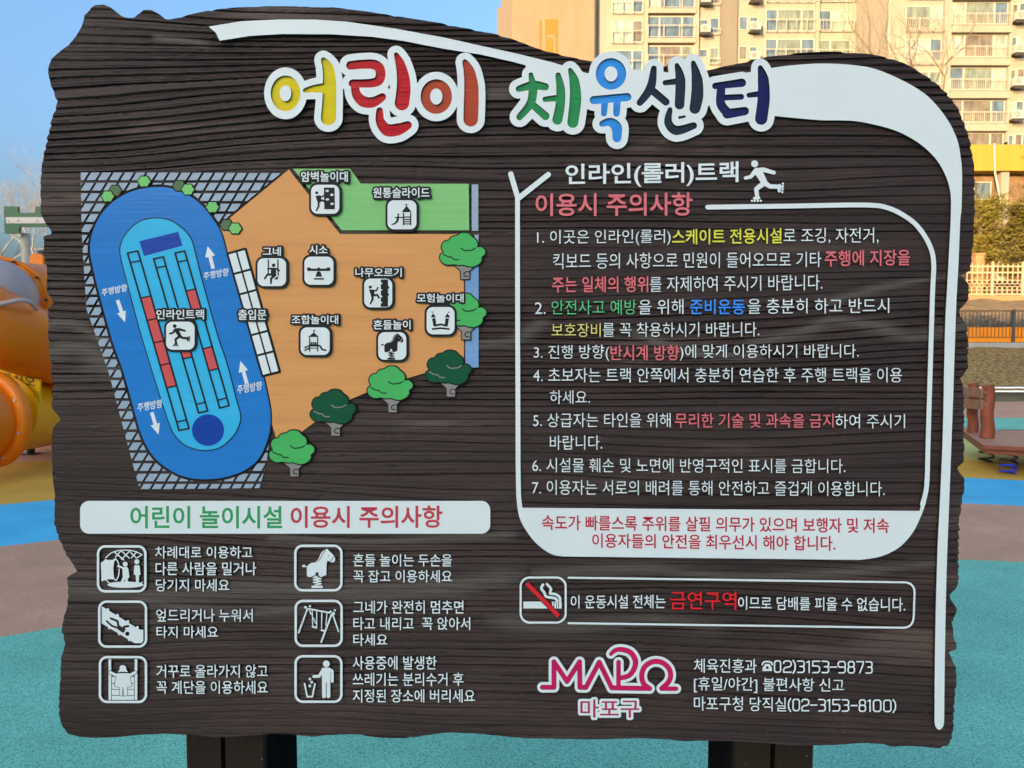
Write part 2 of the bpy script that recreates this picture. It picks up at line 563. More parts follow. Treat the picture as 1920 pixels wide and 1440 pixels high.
# ------------------------------------------------------------------ the sign board
OUT = [(76,400),(76,333),(80,292),(89,250),(97,222),(104,200),(105,187),(100,172),(92,153),(88,133),(93,114),(107,99),(125,87),(136,75),
 (147,60),(154,47),(158,28),(167,17),(178,9),(194,8),(208,14),(222,26),(231,32),(250,34),(258,25),(269,18),(283,18),(297,25),(311,37),
 (333,32),(389,19),(444,12.5),(500,10),(567,9),(622,11.5),(682,20),(742,29),(833,44),(924,62),(960,72),(1009,91),(1069,106),(1111,115),(1130,122),
 (1180,131),(1205,131),(1247,124),(1262,116),(1300,131),(1329,131),(1353,125),(1414,112),(1442,105),(1497,98.6),(1553,96),(1594,97),(1636,101),(1678,111),
 (1706,122),(1733,139),(1755,154),(1775,172),(1794,197),(1805,222),(1814,244),(1821,267),(1825,292),(1828,319),(1828,403),(1826,444),(1823,473),
 (1820,507),(1804,517),(1817,534),(1817,561),(1798,585),(1804,594),(1815,616),(1817,652),(1816,692),(1802,710),(1808,724),(1808,866),(1796,878),
 (1809,897),(1809,920),(1805,941),(1800,970),(1799,1020),(1798,1098),(1780,1120),(1796,1142),(1789,1160),(1787,1175),(1790,1200),(1794,1206),(1794,1218),
 (1781,1225),(1794,1252),(1794,1280),(1791,1316),(1789,1361),(1786,1388),(1778,1399),(1763,1405),(1733,1402),(1703,1401),(1673,1402),(1655,1397),
 (1612,1396),(1552,1399),(1491,1399),(1431,1395),(1371,1391),(1310,1390),(1286,1391),(1243,1387),(1199,1385),(1133,1387),(1089,1387),(980,1385),
 (910,1379),(864,1375),(829,1376),(795,1380),(761,1385),(715,1384),(669,1379),(612,1379),(589,1382),(543,1378),(511,1377),(466,1380),(432,1383),
 (399,1383),(354,1378),(309,1376),(264,1378),(220,1383),(175,1384),(148,1382),(127,1376),(116,1361),(110,1339),(112,1279),(114,1234),(122,1207),
 (114,1177),(124,1144),(127,1110),(124,1084),(144,1071),(124,1042),(109,1009),(101,982),(103,930),(99,900),(97,865),(97,815),(100,802),(107,793),
 (114,787),(105,775),(97,765),(97,740),(95,690),(91,640),(88,581),(100,568),(86,547),(87,510),(82,476),(81,442),(98,437),(94,431),(81,412)]
rng = np.random.default_rng(3)
op = []
for i in range(len(OUT)):
    a, b = np.array(OUT[i], float), np.array(OUT[(i + 1) % len(OUT)], float)
    L = np.hypot(*(b - a))
    n = max(1, int(L / 7))
    steep = abs(b[1] - a[1]) / (L + 1e-6)
    for k in range(n):
        p = a + (b - a) * k / n
        if k:
            p[0] += rng.uniform(-1.3, 1.1) * steep
        op.append(p)
op = np.array(op)

def vnoise(x, z, seed):
    r = np.random.default_rng(seed)
    T = r.random((128, 128))
    xi, zi = np.floor(x).astype(int), np.floor(z).astype(int)
    fx, fz = x - xi, z - zi
    fx, fz = fx ** 3 * (fx * (fx * 6 - 15) + 10), fz ** 3 * (fz * (fz * 6 - 15) + 10)
    g = lambda a, b: T[b % 128, a % 128]
    return (g(xi, zi) * (1 - fx) + g(xi + 1, zi) * fx) * (1 - fz) + (g(xi, zi + 1) * (1 - fx) + g(xi + 1, zi + 1) * fx) * fz

def grain(x, z):
    """depth of the carved grain behind the front plane, metres"""
    t = z / 0.0150
    t = t + 4.0 * vnoise(x * 0.9 + 3, z * 5.0, 1) + 1.15 * vnoise(x * 2.3, z * 13, 2) + 0.22 * vnoise(x * 5, z * 30, 3) + 0.05 * vnoise(x * 22, z * 60, 4)
    def ridge(t, seed, lo):
        f, k = t - np.floor(t), np.floor(t)
        # a lip that stands proud and drops sharply under itself
        lip = np.where(f < 0.10, f / 0.10, (1.0 - np.clip((f - 0.10) / 0.90, 0, 1)) ** 0.55)
        a = np.clip(0.1 + 1.7 * vnoise(x * 1.0 + k * 3.7, k * 0.77 + 11, seed), lo, 1.25)
        slot = np.exp(-((f - 0.075) / 0.055) ** 2) * 0.85       # undercut below the lip
        return (1.0 - lip + slot) * a
    worn = np.clip(2.2 * vnoise(x * 0.8 + 9, z * 6.5, 5) - 0.25, 0.12, 1.0)
    knots = np.clip(vnoise(x * 60, z * 150, 8) - 0.84, 0, 1) * 0.010
    dep = worn * (0.0046 * ridge(t, 6, 0.25) + 0.0010 * ridge(t * 2.3 + 0.9 * vnoise(x * 1.5, z * 20, 9), 10, 0.0)) + 0.0004 * vnoise(x * 7, z * 130, 7) + knots
    return np.clip(dep, 0.0, 0.0105)

WEAR_SHEEN = [([(80,612),(130,608),(190,640)], 9), ([(84,662),(150,652),(205,690)], 15), ([(880,645),(960,640),(1012,606)], 8),  # worn flat streaks; their sky sheen is painted in as paler brown
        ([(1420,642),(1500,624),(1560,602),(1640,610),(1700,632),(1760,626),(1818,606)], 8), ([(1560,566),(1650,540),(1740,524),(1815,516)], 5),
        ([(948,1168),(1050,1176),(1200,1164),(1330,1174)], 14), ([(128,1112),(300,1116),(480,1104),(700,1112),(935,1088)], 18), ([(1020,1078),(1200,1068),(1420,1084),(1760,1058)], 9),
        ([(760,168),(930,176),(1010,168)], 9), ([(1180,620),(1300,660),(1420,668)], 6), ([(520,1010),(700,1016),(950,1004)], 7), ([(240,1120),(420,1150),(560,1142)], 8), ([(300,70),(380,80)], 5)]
def wear_sheen(X, Z):
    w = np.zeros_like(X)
    for pts, hw in WEAR_SHEEN:
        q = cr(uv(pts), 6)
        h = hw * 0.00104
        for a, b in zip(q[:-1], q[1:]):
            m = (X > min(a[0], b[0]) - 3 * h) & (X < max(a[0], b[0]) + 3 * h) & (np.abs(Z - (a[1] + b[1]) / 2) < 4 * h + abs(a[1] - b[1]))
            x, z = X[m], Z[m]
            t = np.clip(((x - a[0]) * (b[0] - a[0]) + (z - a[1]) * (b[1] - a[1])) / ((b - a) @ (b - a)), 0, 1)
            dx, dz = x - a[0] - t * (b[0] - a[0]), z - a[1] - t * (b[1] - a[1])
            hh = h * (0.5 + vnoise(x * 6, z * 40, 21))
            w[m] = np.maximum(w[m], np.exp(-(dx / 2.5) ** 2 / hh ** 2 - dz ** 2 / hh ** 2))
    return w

sign = empty('information_sign', tuple(SO), YAW)
tag(sign, 'large dark brown carved wood playground notice board with coloured map and white Korean lettering', 'sign')

def make_board():
    o = uv(op)
    lo, hi = o.min(0), o.max(0)
    dx, dz = 0.006, 0.00110
    nx, nz = int((hi[0] - lo[0]) / dx) + 3, int((hi[1] - lo[1]) / dz) + 3
    xs, zs = lo[0] - dx + np.arange(nx) * dx, lo[1] - dz + np.arange(nz) * dz
    X, Z = np.meshgrid(xs, zs)
    par = np.zeros((nz, nx), bool)
    n = len(o)
    for i in range(n):
        (ax, ay), (bx, by) = o[i], o[(i + 1) % n]
        if ay == by:
            continue
        j = np.nonzero((zs >= min(ay, by)) & (zs < max(ay, by)))[0]
        if len(j):
            xc = ax + (zs[j] - ay) / (by - ay) * (bx - ax)
            par[j] ^= xs[None] < xc[:, None]
    cell = par[:-1, :-1] | par[1:, :-1] | par[:-1, 1:] | par[1:, 1:]
    used = np.zeros((nz, nx), bool)
    used[:-1, :-1] |= cell; used[1:, :-1] |= cell; used[:-1, 1:] |= cell; used[1:, 1:] |= cell
    snap = used & ~par
    P = np.stack((X[snap], Z[snap]), 1)
    best = np.full(len(P), 9.0)
    Q = P.copy()
    for i in range(n):
        a, b = o[i], o[(i + 1) % n]
        t = np.clip(((P - a) @ (b - a)) / ((b - a) @ (b - a) + 1e-12), 0, 1)
        c = a + t[:, None] * (b - a)
        d = np.hypot(*(P - c).T)
        m = d < best
        best[m] = d[m]
        Q[m] = c[m]
    X[snap], Z[snap] = Q[:, 0], Q[:, 1]
    WR = wear_sheen(X, Z)
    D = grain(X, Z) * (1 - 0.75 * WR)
    idx = np.full((nz, nx), -1)
    idx[used] = np.arange(used.sum())
    V = np.stack((X[used], D[used], Z[used]), 1)
    j, i = np.nonzero(cell)
    Fq = np.stack((idx[j, i], idx[j, i + 1], idx[j + 1, i + 1], idx[j + 1, i]), 1)
    # rim and back
    mb_v = [(a, 0.0005 + float(g), b) for (a, b), g in zip(o, grain(o[:, 0], o[:, 1]))] + [(a, 0.05, b) for a, b in o]
    rim = [(k, n + k, n + (k + 1) % n, (k + 1) % n) for k in range(n)]
    r = delaunay_2d_cdt([Vector(q) for q in o], [(k, (k + 1) % n) for k in range(n)], [], 2, 1e-7)
    nv = len(V)
    allv = np.vstack((V, np.array(mb_v), np.array([(q[0], 0.05, q[1]) for q in r[0]])))
    me = bpy.data.meshes.new('board')
    faces = Fq.tolist() + [tuple(nv + q for q in f) for f in rim] + [tuple(nv + 2 * n + q for q in f[::-1]) for f in r[2]]
    me.from_pydata(allv.tolist(), [], faces)
    me.materials.append(M['wood'])
    me.update()
    at_ = me.attributes.new('wear_sheen', 'FLOAT', 'POINT')
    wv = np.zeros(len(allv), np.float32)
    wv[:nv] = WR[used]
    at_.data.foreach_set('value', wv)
    ob = bpy.data.objects.new('board', me)
    col.objects.link(ob)
    ob.parent = sign
make_board()

# posts: two planks on the face of each square steel post
for xa, xm, xb, side in ((350, 418, 492, 1), (1377, 1447, 1522, -1)):
    a, m_, b = (uv([(960 + (x - 960) * 1.043, 1385)])[0, 0] for x in (xa, xm, xb))
    mb = MB()
    mb.box(a, m_ - 0.005, 0.056, 0.086, -0.4, 1.75)
    mb.box(m_ + 0.005, b, 0.056, 0.086, -0.4, 1.75)
    mb.box(a + 0.012, b - 0.012, 0.0865, 0.20, -0.4, 1.75, 1)
    x2 = (b - 0.004, b + 0.012) if side > 0 else (a - 0.012, a + 0.004)
    mb.box(x2[0], x2[1], 0.0868, 0.235, -0.4, 1.75, 1)
    mb.build('post', [M['post'], M['poststeel']], sign)

# ------------------------------------------------------------------ title
def Z(ox, oy, s):
    return lambda pts: np.array([(ox + x / s, oy + y / s) for x, y in pts])

ZA, ZB = Z(380, 0, 3.31), Z(900, 0, 3.31)
TL = [   # (zoom, rings [(cx,cy,rx,ry,irx,iry)], strokes [(pts, half widths)])
 (ZA, [(520,585,91,110,36,49)], [([(754,378),(782,430),(792,520),(790,640),(785,735)],[15,34,41,43,47]), ([(642,567),(700,556),(760,552)],[14,24,30])]),
 (ZA, [], [([(922,412),(1000,405),(1070,408),(1105,440),(1100,500),(1050,522),(935,523)],[27,28,30,30,30,27,24]),
           ([(950,530),(958,590),(1000,635),(1060,640),(1118,608)],[24,28,34,32,24]),
           ([(1204,345),(1228,400),(1246,480),(1250,560),(1240,645)],[13,28,38,44,45]), ([(1102,692),(1106,760),(1150,812),(1215,808),(1276,782)],[20,28,38,38,25])]),
 (ZA, [(1452,605,97,107,38,50)], [([(1630,392),(1655,450),(1668,540),(1668,650),(1665,745)],[17,34,44,46,45])]),
 (ZB, [], [([(316,470),(326,520)],[14,22]), ([(240,558),(330,535),(406,545)],[18,28,22]), ([(330,550),(315,645),(246,732)],[28,26,20]),
           ([(325,655),(406,726)],[22,25]), ([(403,622),(470,615)],[16,20]), ([(484,472),(500,560),(497,660),(480,748)],[16,27,29,31]),
           ([(558,440),(583,510),(592,620),(575,765)],[12,30,36,34])]),
 (ZB, [(811,465,94,97,40,47)], [([(704,627),(912,608)],[25,25]), ([(774,625),(768,710)],[22,18]), ([(850,622),(845,710)],[23,20]),
           ([(756,774),(805,762),(845,795),(848,862)],[18,26,33,26])]),
 (ZB, [], [([(1076,432),(1056,550),(990,643)],[18,28,20]), ([(1075,575),(1150,638)],[24,23]), ([(1146,520),(1230,510)],[16,20]),
           ([(1219,412),(1240,500),(1235,655)],[14,31,30]), ([(1320,397),(1343,500),(1344,600),(1330,678)],[14,34,38,34]),
           ([(1176,686),(1165,765),(1215,815),(1322,785)],[15,25,29,21])]),
 (ZB, [], [([(1456,540),(1620,520)],[20,26]), ([(1492,560),(1490,650),(1535,710)],[26,28,30]), ([(1500,612),(1616,607)],[18,18]),
           ([(1530,712),(1638,695)],[30,26]), ([(1664,597),(1720,590)],[15,18]), ([(1734,427),(1752,500),(1755,620),(1740,742)],[15,34,38,38])]),
]
SW_OUT = [(393.6,52),(455.5,42),(525,38.7),(591.5,39),(652,43),(742.5,56),(833,72.5),(893.6,86),(975.5,104),(1036,119),(1062,127),(1060,160),(1010,165),
          (990.6,126),(960,117.5),(900,104),(833,93.7),(757.6,79),(697,71),(621.7,66.5),(531,66),(470.6,69.5),(414,78.5),(407,64)]
SW_A = [(1446,129),(1483,124.4),(1539,121),(1594,123.6),(1636,130.5),(1678,147),(1719,169),(1747,192),(1775,228),(1792,264),(1799,300),(1801,333),(1800,390),(1797.5,417),
        (1794,500),(1790,575),(1784,754),(1777,940),(1772.5,1060),(1769.3,1200),(1767.5,1352)]
SW_B = [(1749.5,1352),(1750.7,1200),(1755,1032),(1759.5,940),(1765,810),(1769,620),(1773,540),(1777.5,455),(1780,400),(1779,361),(1769,328),(1750,297),(1719,269),(1678,247),
        (1636,235),(1594,228),(1539,227),(1497,223.6),(1440,218)]

def letter_fields(fl):
    out = []
    for zf, rings, strokes in TL:
        d = fl.new()
        for cx, cy, rx, ry, ix, iy in rings:
            (x, y), = zf([(cx, cy)])
            a = fl.circ(fl.new(), x, y, rx / 3.31, ry / 3.31)
            b = fl.circ(fl.new(), x, y, ix / 3.31, iy / 3.31)
            d = np.minimum(d, np.maximum(a, -b))
        for pts, hw in strokes:
            n = 5
            if len(pts) > 2:
                q = cr(zf(pts), n)
                h = np.interp(np.arange(len(q)) / n, np.arange(len(hw)), hw) / 3.31
            else:
                q, h = zf(pts), np.array(hw) / 3.31
            fl.cap(d, q, h)
        out.append(d)
    return out

Y_WHITE, Y_LET = -0.0052, -0.0006
fl = Fld(385, 25, 1460, 290, 2.0)
LF = letter_fields(fl)
halo = fl.new()
for d in LF:
    halo = np.minimum(halo, d - 12.6)
band = fl.poly([(985,125),(1060,127),(1100,139),(1180,132),(1246,137),(1330,150),(1452,128.7),(1452,219),(1430,225),(1330,200),(1270,205),(1190,190),(1100,206),(1010,200)])
halo = np.minimum(halo, band)
halo = np.minimum(halo, fl.poly(SW_OUT))
cutl = fl.new()
for d in LF:
    cutl = np.minimum(cutl, d)
halo = np.maximum(halo, -cutl)
sw2 = np.vstack((cr(SW_A, 5), [(1766,1359),(1762.5,1364),(1758.5,1366),(1754.5,1364),(1751,1359)], cr(SW_B, 5)))
mb = MB()
plate(mb, fl.loops(halo), Y_WHITE, 0.004)
title = mb.build('title_banner', M['white'], sign)
mb = MB()
plate(mb, [sw2], Y_WHITE + 0.0002, 0.004)
mb.build('white_border_band', M['white'], sign)
for d, m in zip(LF, TM):
    mb = MB()
    plate(mb, fl.loops(d - 0.3), Y_LET, 0.004)
    mb.build('title_letter', m, title)

# ------------------------------------------------------------------ map of the grounds
TRACK = [(297,351),(269,354),(241,362.5),(213,379),(191,403),(176,433),(170,467),(176,503),(191,564),(213,642),(233,698.5),(254,774),(267.5,818),(290,857),(325,884),
         (359,896),(394,898),(428,893),(462,880),(487.6,857),(503.6,820),(508,788),(506,760),(494,705),(485.6,689),(452,564),(430,492),(416,439),(402,414),(380,386),(352,365),(324,354)]
INF = [(291,410),(263,417),(241,436),(230,456),(228,478),(241,530.5),(263,614),(285.6,689),(300,735),(320,795),(332,818),(350,834),(373,842),(394,843),(416.5,836),(439,815),(450,792.5),
       (451,776),(444,751),(426,682),(408,628),(380,528),(366,472),(358,447),(341,428),(319,414)]
TRACK, INF = cr(TRACK, 4, True), cr(INF, 4, True)
PEACH = [(542,318),(638,439),(875,439),(870,470),(870,676),(802,698),(765,709),(690,735),(659,748),(590,791.5),(567,809),(518,822),(512,800),(500,760),(480,680),(440,540),(420,470),(412,428),(434,407)]
GREEN = [(550,316.7),(656.7,316.7),(676.7,344.4),(879,345),(880,432),(641,432)]

mb = MB()
plate(mb, [np.array(PEACH)], -0.0014, 0.004)
smap = mb.build('site_map', M['peach'], sign)
def mpart(name, build, mats):
    mb = MB()
    build(mb)
    return mb.build(name, mats, smap)

mpart('lawn_area', lambda mb: plate(mb, [np.array(GREEN)], -0.0014, 0.004), M['green'])
def strip(mb):
    for x0, y0, x1, y1, mi in ((884.5,346,897,433,1), (890,440,897.5,458,1), (872.5,496,897.5,689,0)):
        plate(mb, [np.array([(x0,y0),(x1,y0),(x1,y1),(x0,y1)])], -0.0014, 0.004, mi)
mpart('path_strip', strip, [M['bluegrey'], M['paver']])

fl = Fld(140, 310, 560, 925, 2.0)
tr = fl.poly(TRACK)
pe = fl.poly(PEACH)
reg = fl.poly([(152,323),(541,325),(560,400),(500,870),(487,915),(263,917),(255,890),(205,700),(163,580),(154,440)])
reg = np.maximum(reg, np.maximum(5.0 - tr, 4.0 - pe))
X, Y = fl.X[None], fl.Y[:, None]
row = np.floor((Y - 323.5) / 19.45)
fy = (Y - 323.5) - row * 19.45 - 7.4
xs = X + 0.62 * (Y - 323.5) - row * 1.2
fx = np.mod(xs, 21.2) - 10.6
tile = np.maximum(np.abs(fx) * 0.86 - 7.0, np.abs(fy) - 7.2)
mpart('paving', lambda mb: plate(mb, fl.loops(np.maximum(reg, tile), 0.12), -0.0014, 0.004), M['paver'])

def line_loop(mb, pts, w, y0, mi):
    """outline band round a closed polygon"""
    p = np.asarray(pts)
    f2 = Fld(p[:, 0].min() - 8, p[:, 1].min() - 8, p[:, 0].max() + 8, p[:, 1].max() + 8, 2.0)
    plate(mb, f2.loops(f2.poly(p) - w), y0, 0.003, mi)
def trackb(mb):
    line_loop(mb, TRACK, 2.6, -0.0018, 1)
    plate(mb, [TRACK], -0.0024, 0.0, 0)
mpart('track', trackb, [M['track'], M['black']])

LANES = [((241,475),(260.5,471),(356,803),(337.4,807), [(491,)], (557,725,4), 491, 789),
         ((290,486),(308,482),(391,770),(374,774), None, (588,671,1), 501, 756),
         ((330,475),(348,471),(431,760),(413.5,765), None, None, 490, 748)]
def infb(mb):
    line_loop(mb, INF, 2.2, -0.0027, 1)
    plate(mb, [INF], -0.0032, -0.0025, 0)
    plate(mb, [np.array([(263,453),(335.5,435),(344,461),(272,480.5)])], -0.0035, -0.003, 2)
    c = [(391.5 + 30 * math.cos(a), 806 + 29.5 * math.sin(a)) for a in np.linspace(0, 2 * math.pi, 40)[:-1]]
    plate(mb, [np.array(c)], -0.0035, -0.003, 2)
mpart('infield', infb, [M['infield'], M['black'], M['navyblue']])
def laneb(mb):
    for (tl, tr_, br, bl, _, red, yt, yb) in LANES:
        tl, tr_, br, bl = map(np.array, (tl, tr_, br, bl))
        def pt(s, y):
            yc0, yc1 = (tl[1] + tr_[1]) / 2, (bl[1] + br[1]) / 2
            t = (y - yc0) / (yc1 - yc0)
            a, b = tl + (bl - tl) * t, tr_ + (br - tr_) * t
            return a + (b - a) * s
        y0, y1 = (tl[1] + tr_[1]) / 2, (bl[1] + br[1]) / 2
        f2 = Fld(225, 455, 445, 820, 2.0)
        d = f2.new()
        f2.cap(d, [pt(0, y0), pt(1, y0), pt(1, y1), pt(0, y1), pt(0, y0)], 1.5)
        for y in (yt, yb):
            f2.cap(d, [pt(0, y), pt(1, y)], 1.3)
        reds = [red] if red else [(544, 590, 1), (652, 693, 1)]
        for (ra, rb, n) in reds:
            for k in range(n + 1):
                y = ra + (rb - ra) * k / n
                f2.cap(d, [pt(0, y), pt(1, y)], 1.3)
            plate(mb, [np.array([pt(0.05, ra), pt(0.95, ra), pt(0.95, rb), pt(0.05, rb)])], -0.0036, -0.003, 1)
        plate(mb, f2.loops(d), -0.0040, -0.003, 0)
mpart('skating_lanes', laneb, [M['black'], M['red']])
def gateb(mb):
    tl, tr_, br, bl = map(np.array, ((428, 476), (461, 467), (525, 697), (493.5, 705)))
    q = lambda s, t: (tl * (1 - s) + tr_ * s) * (1 - t) + (bl * (1 - s) + br * s) * t
    line_loop(mb, [tl, tr_, br, bl], 2.5, -0.0028, 1)
    for i in range(2):
        for k in range(6):
            s0, s1, t0, t1 = i / 2 + .05, i / 2 + .45, k / 6 + .009, (k + 1) / 6 - .009
            plate(mb, [np.array([q(s0, t0), q(s1, t0), q(s1, t1), q(s0, t1)])], -0.0034, -0.0025, 0)
mpart('entrance_grid', gateb, [M['white'], M['black']])
for (sx, sy, tx, ty, hw) in ((222,563,236,604,8.5), (401,504,390.5,462,9.5), (286,773,298.5,814,9), (464,719,452,677,9)):
    a, t = np.array((sx, sy), float), np.array((tx, ty), float)
    u = (t - a) / np.hypot(*(t - a))
    n = np.array((-u[1], u[0]))
    h = t - u * 20
    mpart('direction_arrow', lambda mb: plate(mb, [np.array([a + n * 3.3, h + n * 3.3, h + n * hw, t, h - n * hw, h - n * 3.3, a - n * 3.3])], -0.0032, -0.002, 0), M['white_text'])
ws = 6.5
for bx in ((192.5,542,556,240,532,546), (383,511,525,429.5,502,517), (259.5,756,772,305.5,748,764), (446,722,739,492,714,731)):
    mpart('direction_text', lambda mb: text(mb, '주행방향', bx, -0.0032, -0.002, 0, 0.012), M['white_text'])

CROWN = np.array([(600,50),(655,62),(690,100),(740,140),(757,195),(742,226),(800,222),(845,262),(843,310),(805,345),(805,385),(770,430),(700,460),(640,455),(580,437),(530,442),
                  (460,430),(385,437),(325,405),(297,352),(312,308),(345,288),(320,232),(332,180),(365,150),(410,140),(440,100),(505,84),(550,56)], float)
CROWN = (cr(CROWN, 3, True) - (575, 255)) / 6.54
TRUNK = (np.array([(470,440),(720,440),(680,490),(655,515),(655,612),(553,612),(553,515),(520,480)], float) - (575, 255)) / 6.54
def map_tree(cx, cy, dark):
    def b(mb):
        c = np.array((cx, cy))
        f2 = Fld(cx - 52, cy - 42, cx + 52, cy + 64, 2.0)
        plate(mb, f2.loops(f2.poly(CROWN + c) - 2.2), -0.0046, 0.003, 1)
        plate(mb, f2.loops(f2.poly(TRUNK + c) - (1.8 if cy < 640 else 0.4)), -0.0040, 0.003, 1)
        plate(mb, [TRUNK + c], -0.0043, 0.003, 2)
        plate(mb, [CROWN + c], -0.0052, 0.003, 0)
        d = f2.new()
        for ln in ([(555,235),(600,265),(650,262),(690,258),(730,235)], [(340,310),(400,340),(440,345),(470,375),(530,378)]):
            f2.cap(d, (cr(ln, 4) - (575, 255)) / 6.54 + c, 1.0)
        plate(mb, f2.loops(d), -0.0056, 0.0, 2 if dark else 1)
        d = f2.new()
        f2.cap(d, (cr([(650,522),(610,525),(590,548),(600,575),(640,580)], 4) - (575, 255)) / 6.54 + c, 0.9)
        plate(mb, f2.loops(d), -0.0048, 0.0, 1)
    mpart('map_tree', b, [M['treedark' if dark else 'treelight'], M['black'], M['bark']])
for t in ((868,469,0), (870,582,0), (841.6,688.7,1), (732.5,718,0), (626,762,1), (549,838,0)):
    map_tree(*t)
def map_shrub(cx, cy, dark):
    def b(mb):
        p = np.array([(cx + (10.6 + 0.9 * math.cos(6 * a)) * math.cos(a), cy + (9.6 + 0.9 * math.cos(6 * a)) * math.sin(a)) for a in np.linspace(0, 2 * math.pi, 49)[:-1]])
        line_loop(mb, p, 2.0, -0.0026 - 0.001 * (not dark), 1)
        plate(mb, [p], -0.0032 - 0.001 * (not dark), 0.0, 0)
    mpart('map_shrub', b, [M['shrubdark' if dark else 'shrub'], M['black']])
for s_ in ((272,341,0), (337,349,1), (354,356,0), (217.5,358,1), (204,369,0), (400,389,0), (426,422,1), (442.5,429,0)):
    map_shrub(*s_)

# ---------------- pictograms: each draws into a field through a zoom function
def P_skater(f, d, q, k):
    c = lambda p, w: f.cap(d, q(p), np.array(w, float) * k if hasattr(w, '__len__') else w * k)
    (x, y), = q([(1690, 97)]); f.circ(d, x, y, 23 * k)
    c([(1705,140),(1745,135),(1815,155)], [14,15,13]); c([(1700,138),(1665,182),(1630,190)], [15,12,11])
    c([(1715,150),(1755,222)], [27,20]); c([(1755,222),(1790,245),(1855,247)], [18,14,14]); c([(1852,240),(1850,275)], [11,10])
    c([(1745,228),(1700,262),(1708,318)], [18,14,13]); c([(1688,322),(1718,320)], [9,9])
    for w in ((1673,339),(1691,339),(1711,339),(1731,338),(1874,227),(1874,245),(1873,263),(1870,281)):
        (x, y), = q([w]); f.circ(d, x, y, 8 * k)
def P_climb(f, d, q, k):
    b = np.maximum(f.poly(q([(590,520),(830,520),(838,1000),(600,1000)])), -99)
    h = f.new()
    for e in ((663,592),(770,680),(668,782),(775,882)):
        (x, y), = q([e]); f.circ(h, x, y, 40 * k, 27 * k)
    np.minimum(d, np.maximum(b, -h), out=d)
    (x, y), = q([(428,635)]); f.circ(d, x, y, 33 * k)
    np.minimum(d, f.poly(q([(400,710),(480,690),(520,705),(530,760),(520,850),(450,850)])), out=d)
    f.cap(d, q([(490,705),(545,725),(600,690)]), 14 * k); f.cap(d, q([(500,800),(560,805),(600,830)]), 22 * k)
    f.cap(d, q([(470,840),(470,940),(420,1030)]), [22 * k, 20 * k, 16 * k])
def P_slide_tower(f, d, q, k):
    for p in ([(1185,390),(1228,445),(1145,445)], [(1155,450),(1165,450),(1165,557),(1155,557)], [(1214,450),(1224,450),(1224,557),(1214,557)]):
        np.minimum(d, f.poly(q(p)), out=d)
    for y in (487, 507, 527, 545):
        f.cap(d, q([(1158,y),(1222,y)]), 4.5 * k)
    f.cap(d, q([(1187,376),(1187,400)]), 2.5 * k); np.minimum(d, f.poly(q([(1187,376),(1168,383),(1187,392)])), out=d)
    (x, y), = q([(1116,467)]); f.circ(d, x, y, 9 * k)
    f.cap(d, q([(1115,488),(1108,520),(1085,545),(1063,548)]), [10 * k, 9 * k, 6 * k, 5 * k])
    f.cap(d, q([(1090,492),(1118,488),(1155,492)]), 4.5 * k)
def P_seesaw(f, d, q, k):
    for p in ([(1140,505),(1195,505),(1205,525),(1480,525),(1490,505),(1545,505),(1545,568),(1140,568)], [(1315,575),(1370,575),(1405,670),(1285,670)]):
        np.minimum(d, f.poly(q(p)), out=d)
    (x, y), = q([(1343,525)]); f.circ(d, x, y, 22 * k)
    f.cap(d, q([(1268,710),(1425,710)]), 13 * k)
def P_swinger(f, d, q, k):
    f.cap(d, q([(440,365),(440,610)]), 11 * k); f.cap(d, q([(612,365),(612,560),(620,640)]), 11 * k)
    (x, y), = q([(535,462)]); f.circ(d, x, y, 32 * k)
    np.minimum(d, f.poly(q([(490,515),(580,515),(580,640),(480,640)])), out=d)
    f.cap(d, q([(435,525),(500,520),(590,525),(635,560)]), 15 * k)
    f.cap(d, q([(560,640),(430,625),(375,700)]), [24 * k, 18 * k, 15 * k]); f.cap(d, q([(560,640),(490,700),(487,790)]), [24 * k, 20 * k, 14 * k])
    np.minimum(d, f.poly(q([(540,715),(600,665),(628,665),(600,720)])), out=d)
def P_tree_climb(f, d, q, k):
    np.minimum(d, f.poly(q([(970,1012),(1030,1012),(1030,1060),(1042,1080),(1030,1095),(1030,1125),(1042,1140),(1030,1150),(1030,1240),(970,1240),(970,1215),(985,1205),(970,1195),(970,1165),(985,1155),(970,1140),(970,1110),(985,1100),(970,1090),(970,1055),(985,1045),(970,1035)])), out=d)
    (x, y), = q([(882,1076)]); f.circ(d, x, y, 13 * k)
    np.minimum(d, f.poly(q([(870,1095),(915,1098),(918,1150),(890,1155)])), out=d)
    f.cap(d, q([(912,1104),(930,1108),(946,1080)]), 6 * k); f.cap(d, q([(905,1148),(940,1140),(955,1165)]), 8 * k)
    f.cap(d, q([(900,1148),(900,1180),(882,1215)]), [9 * k, 9 * k, 6 * k])
def P_adventure(f, d, q, k):
    for p in ([(218,1030),(250,1083),(187,1083)], [(393,1030),(427,1083),(360,1083)], [(203,1095),(245,1092),(258,1190),(222,1192)], [(370,1092),(412,1095),(395,1195),(358,1190)],
              [(190,1015),(215,1010),(215,1028)], [(400,1010),(428,1018),(402,1030)]):
        np.minimum(d, f.poly(q(p)), out=d)
    f.cap(d, q([(250,1182),(310,1168),(365,1182)]), 12 * k)
    f.cap(d, q([(210,1225),(310,1214),(410,1225)]), 11 * k)
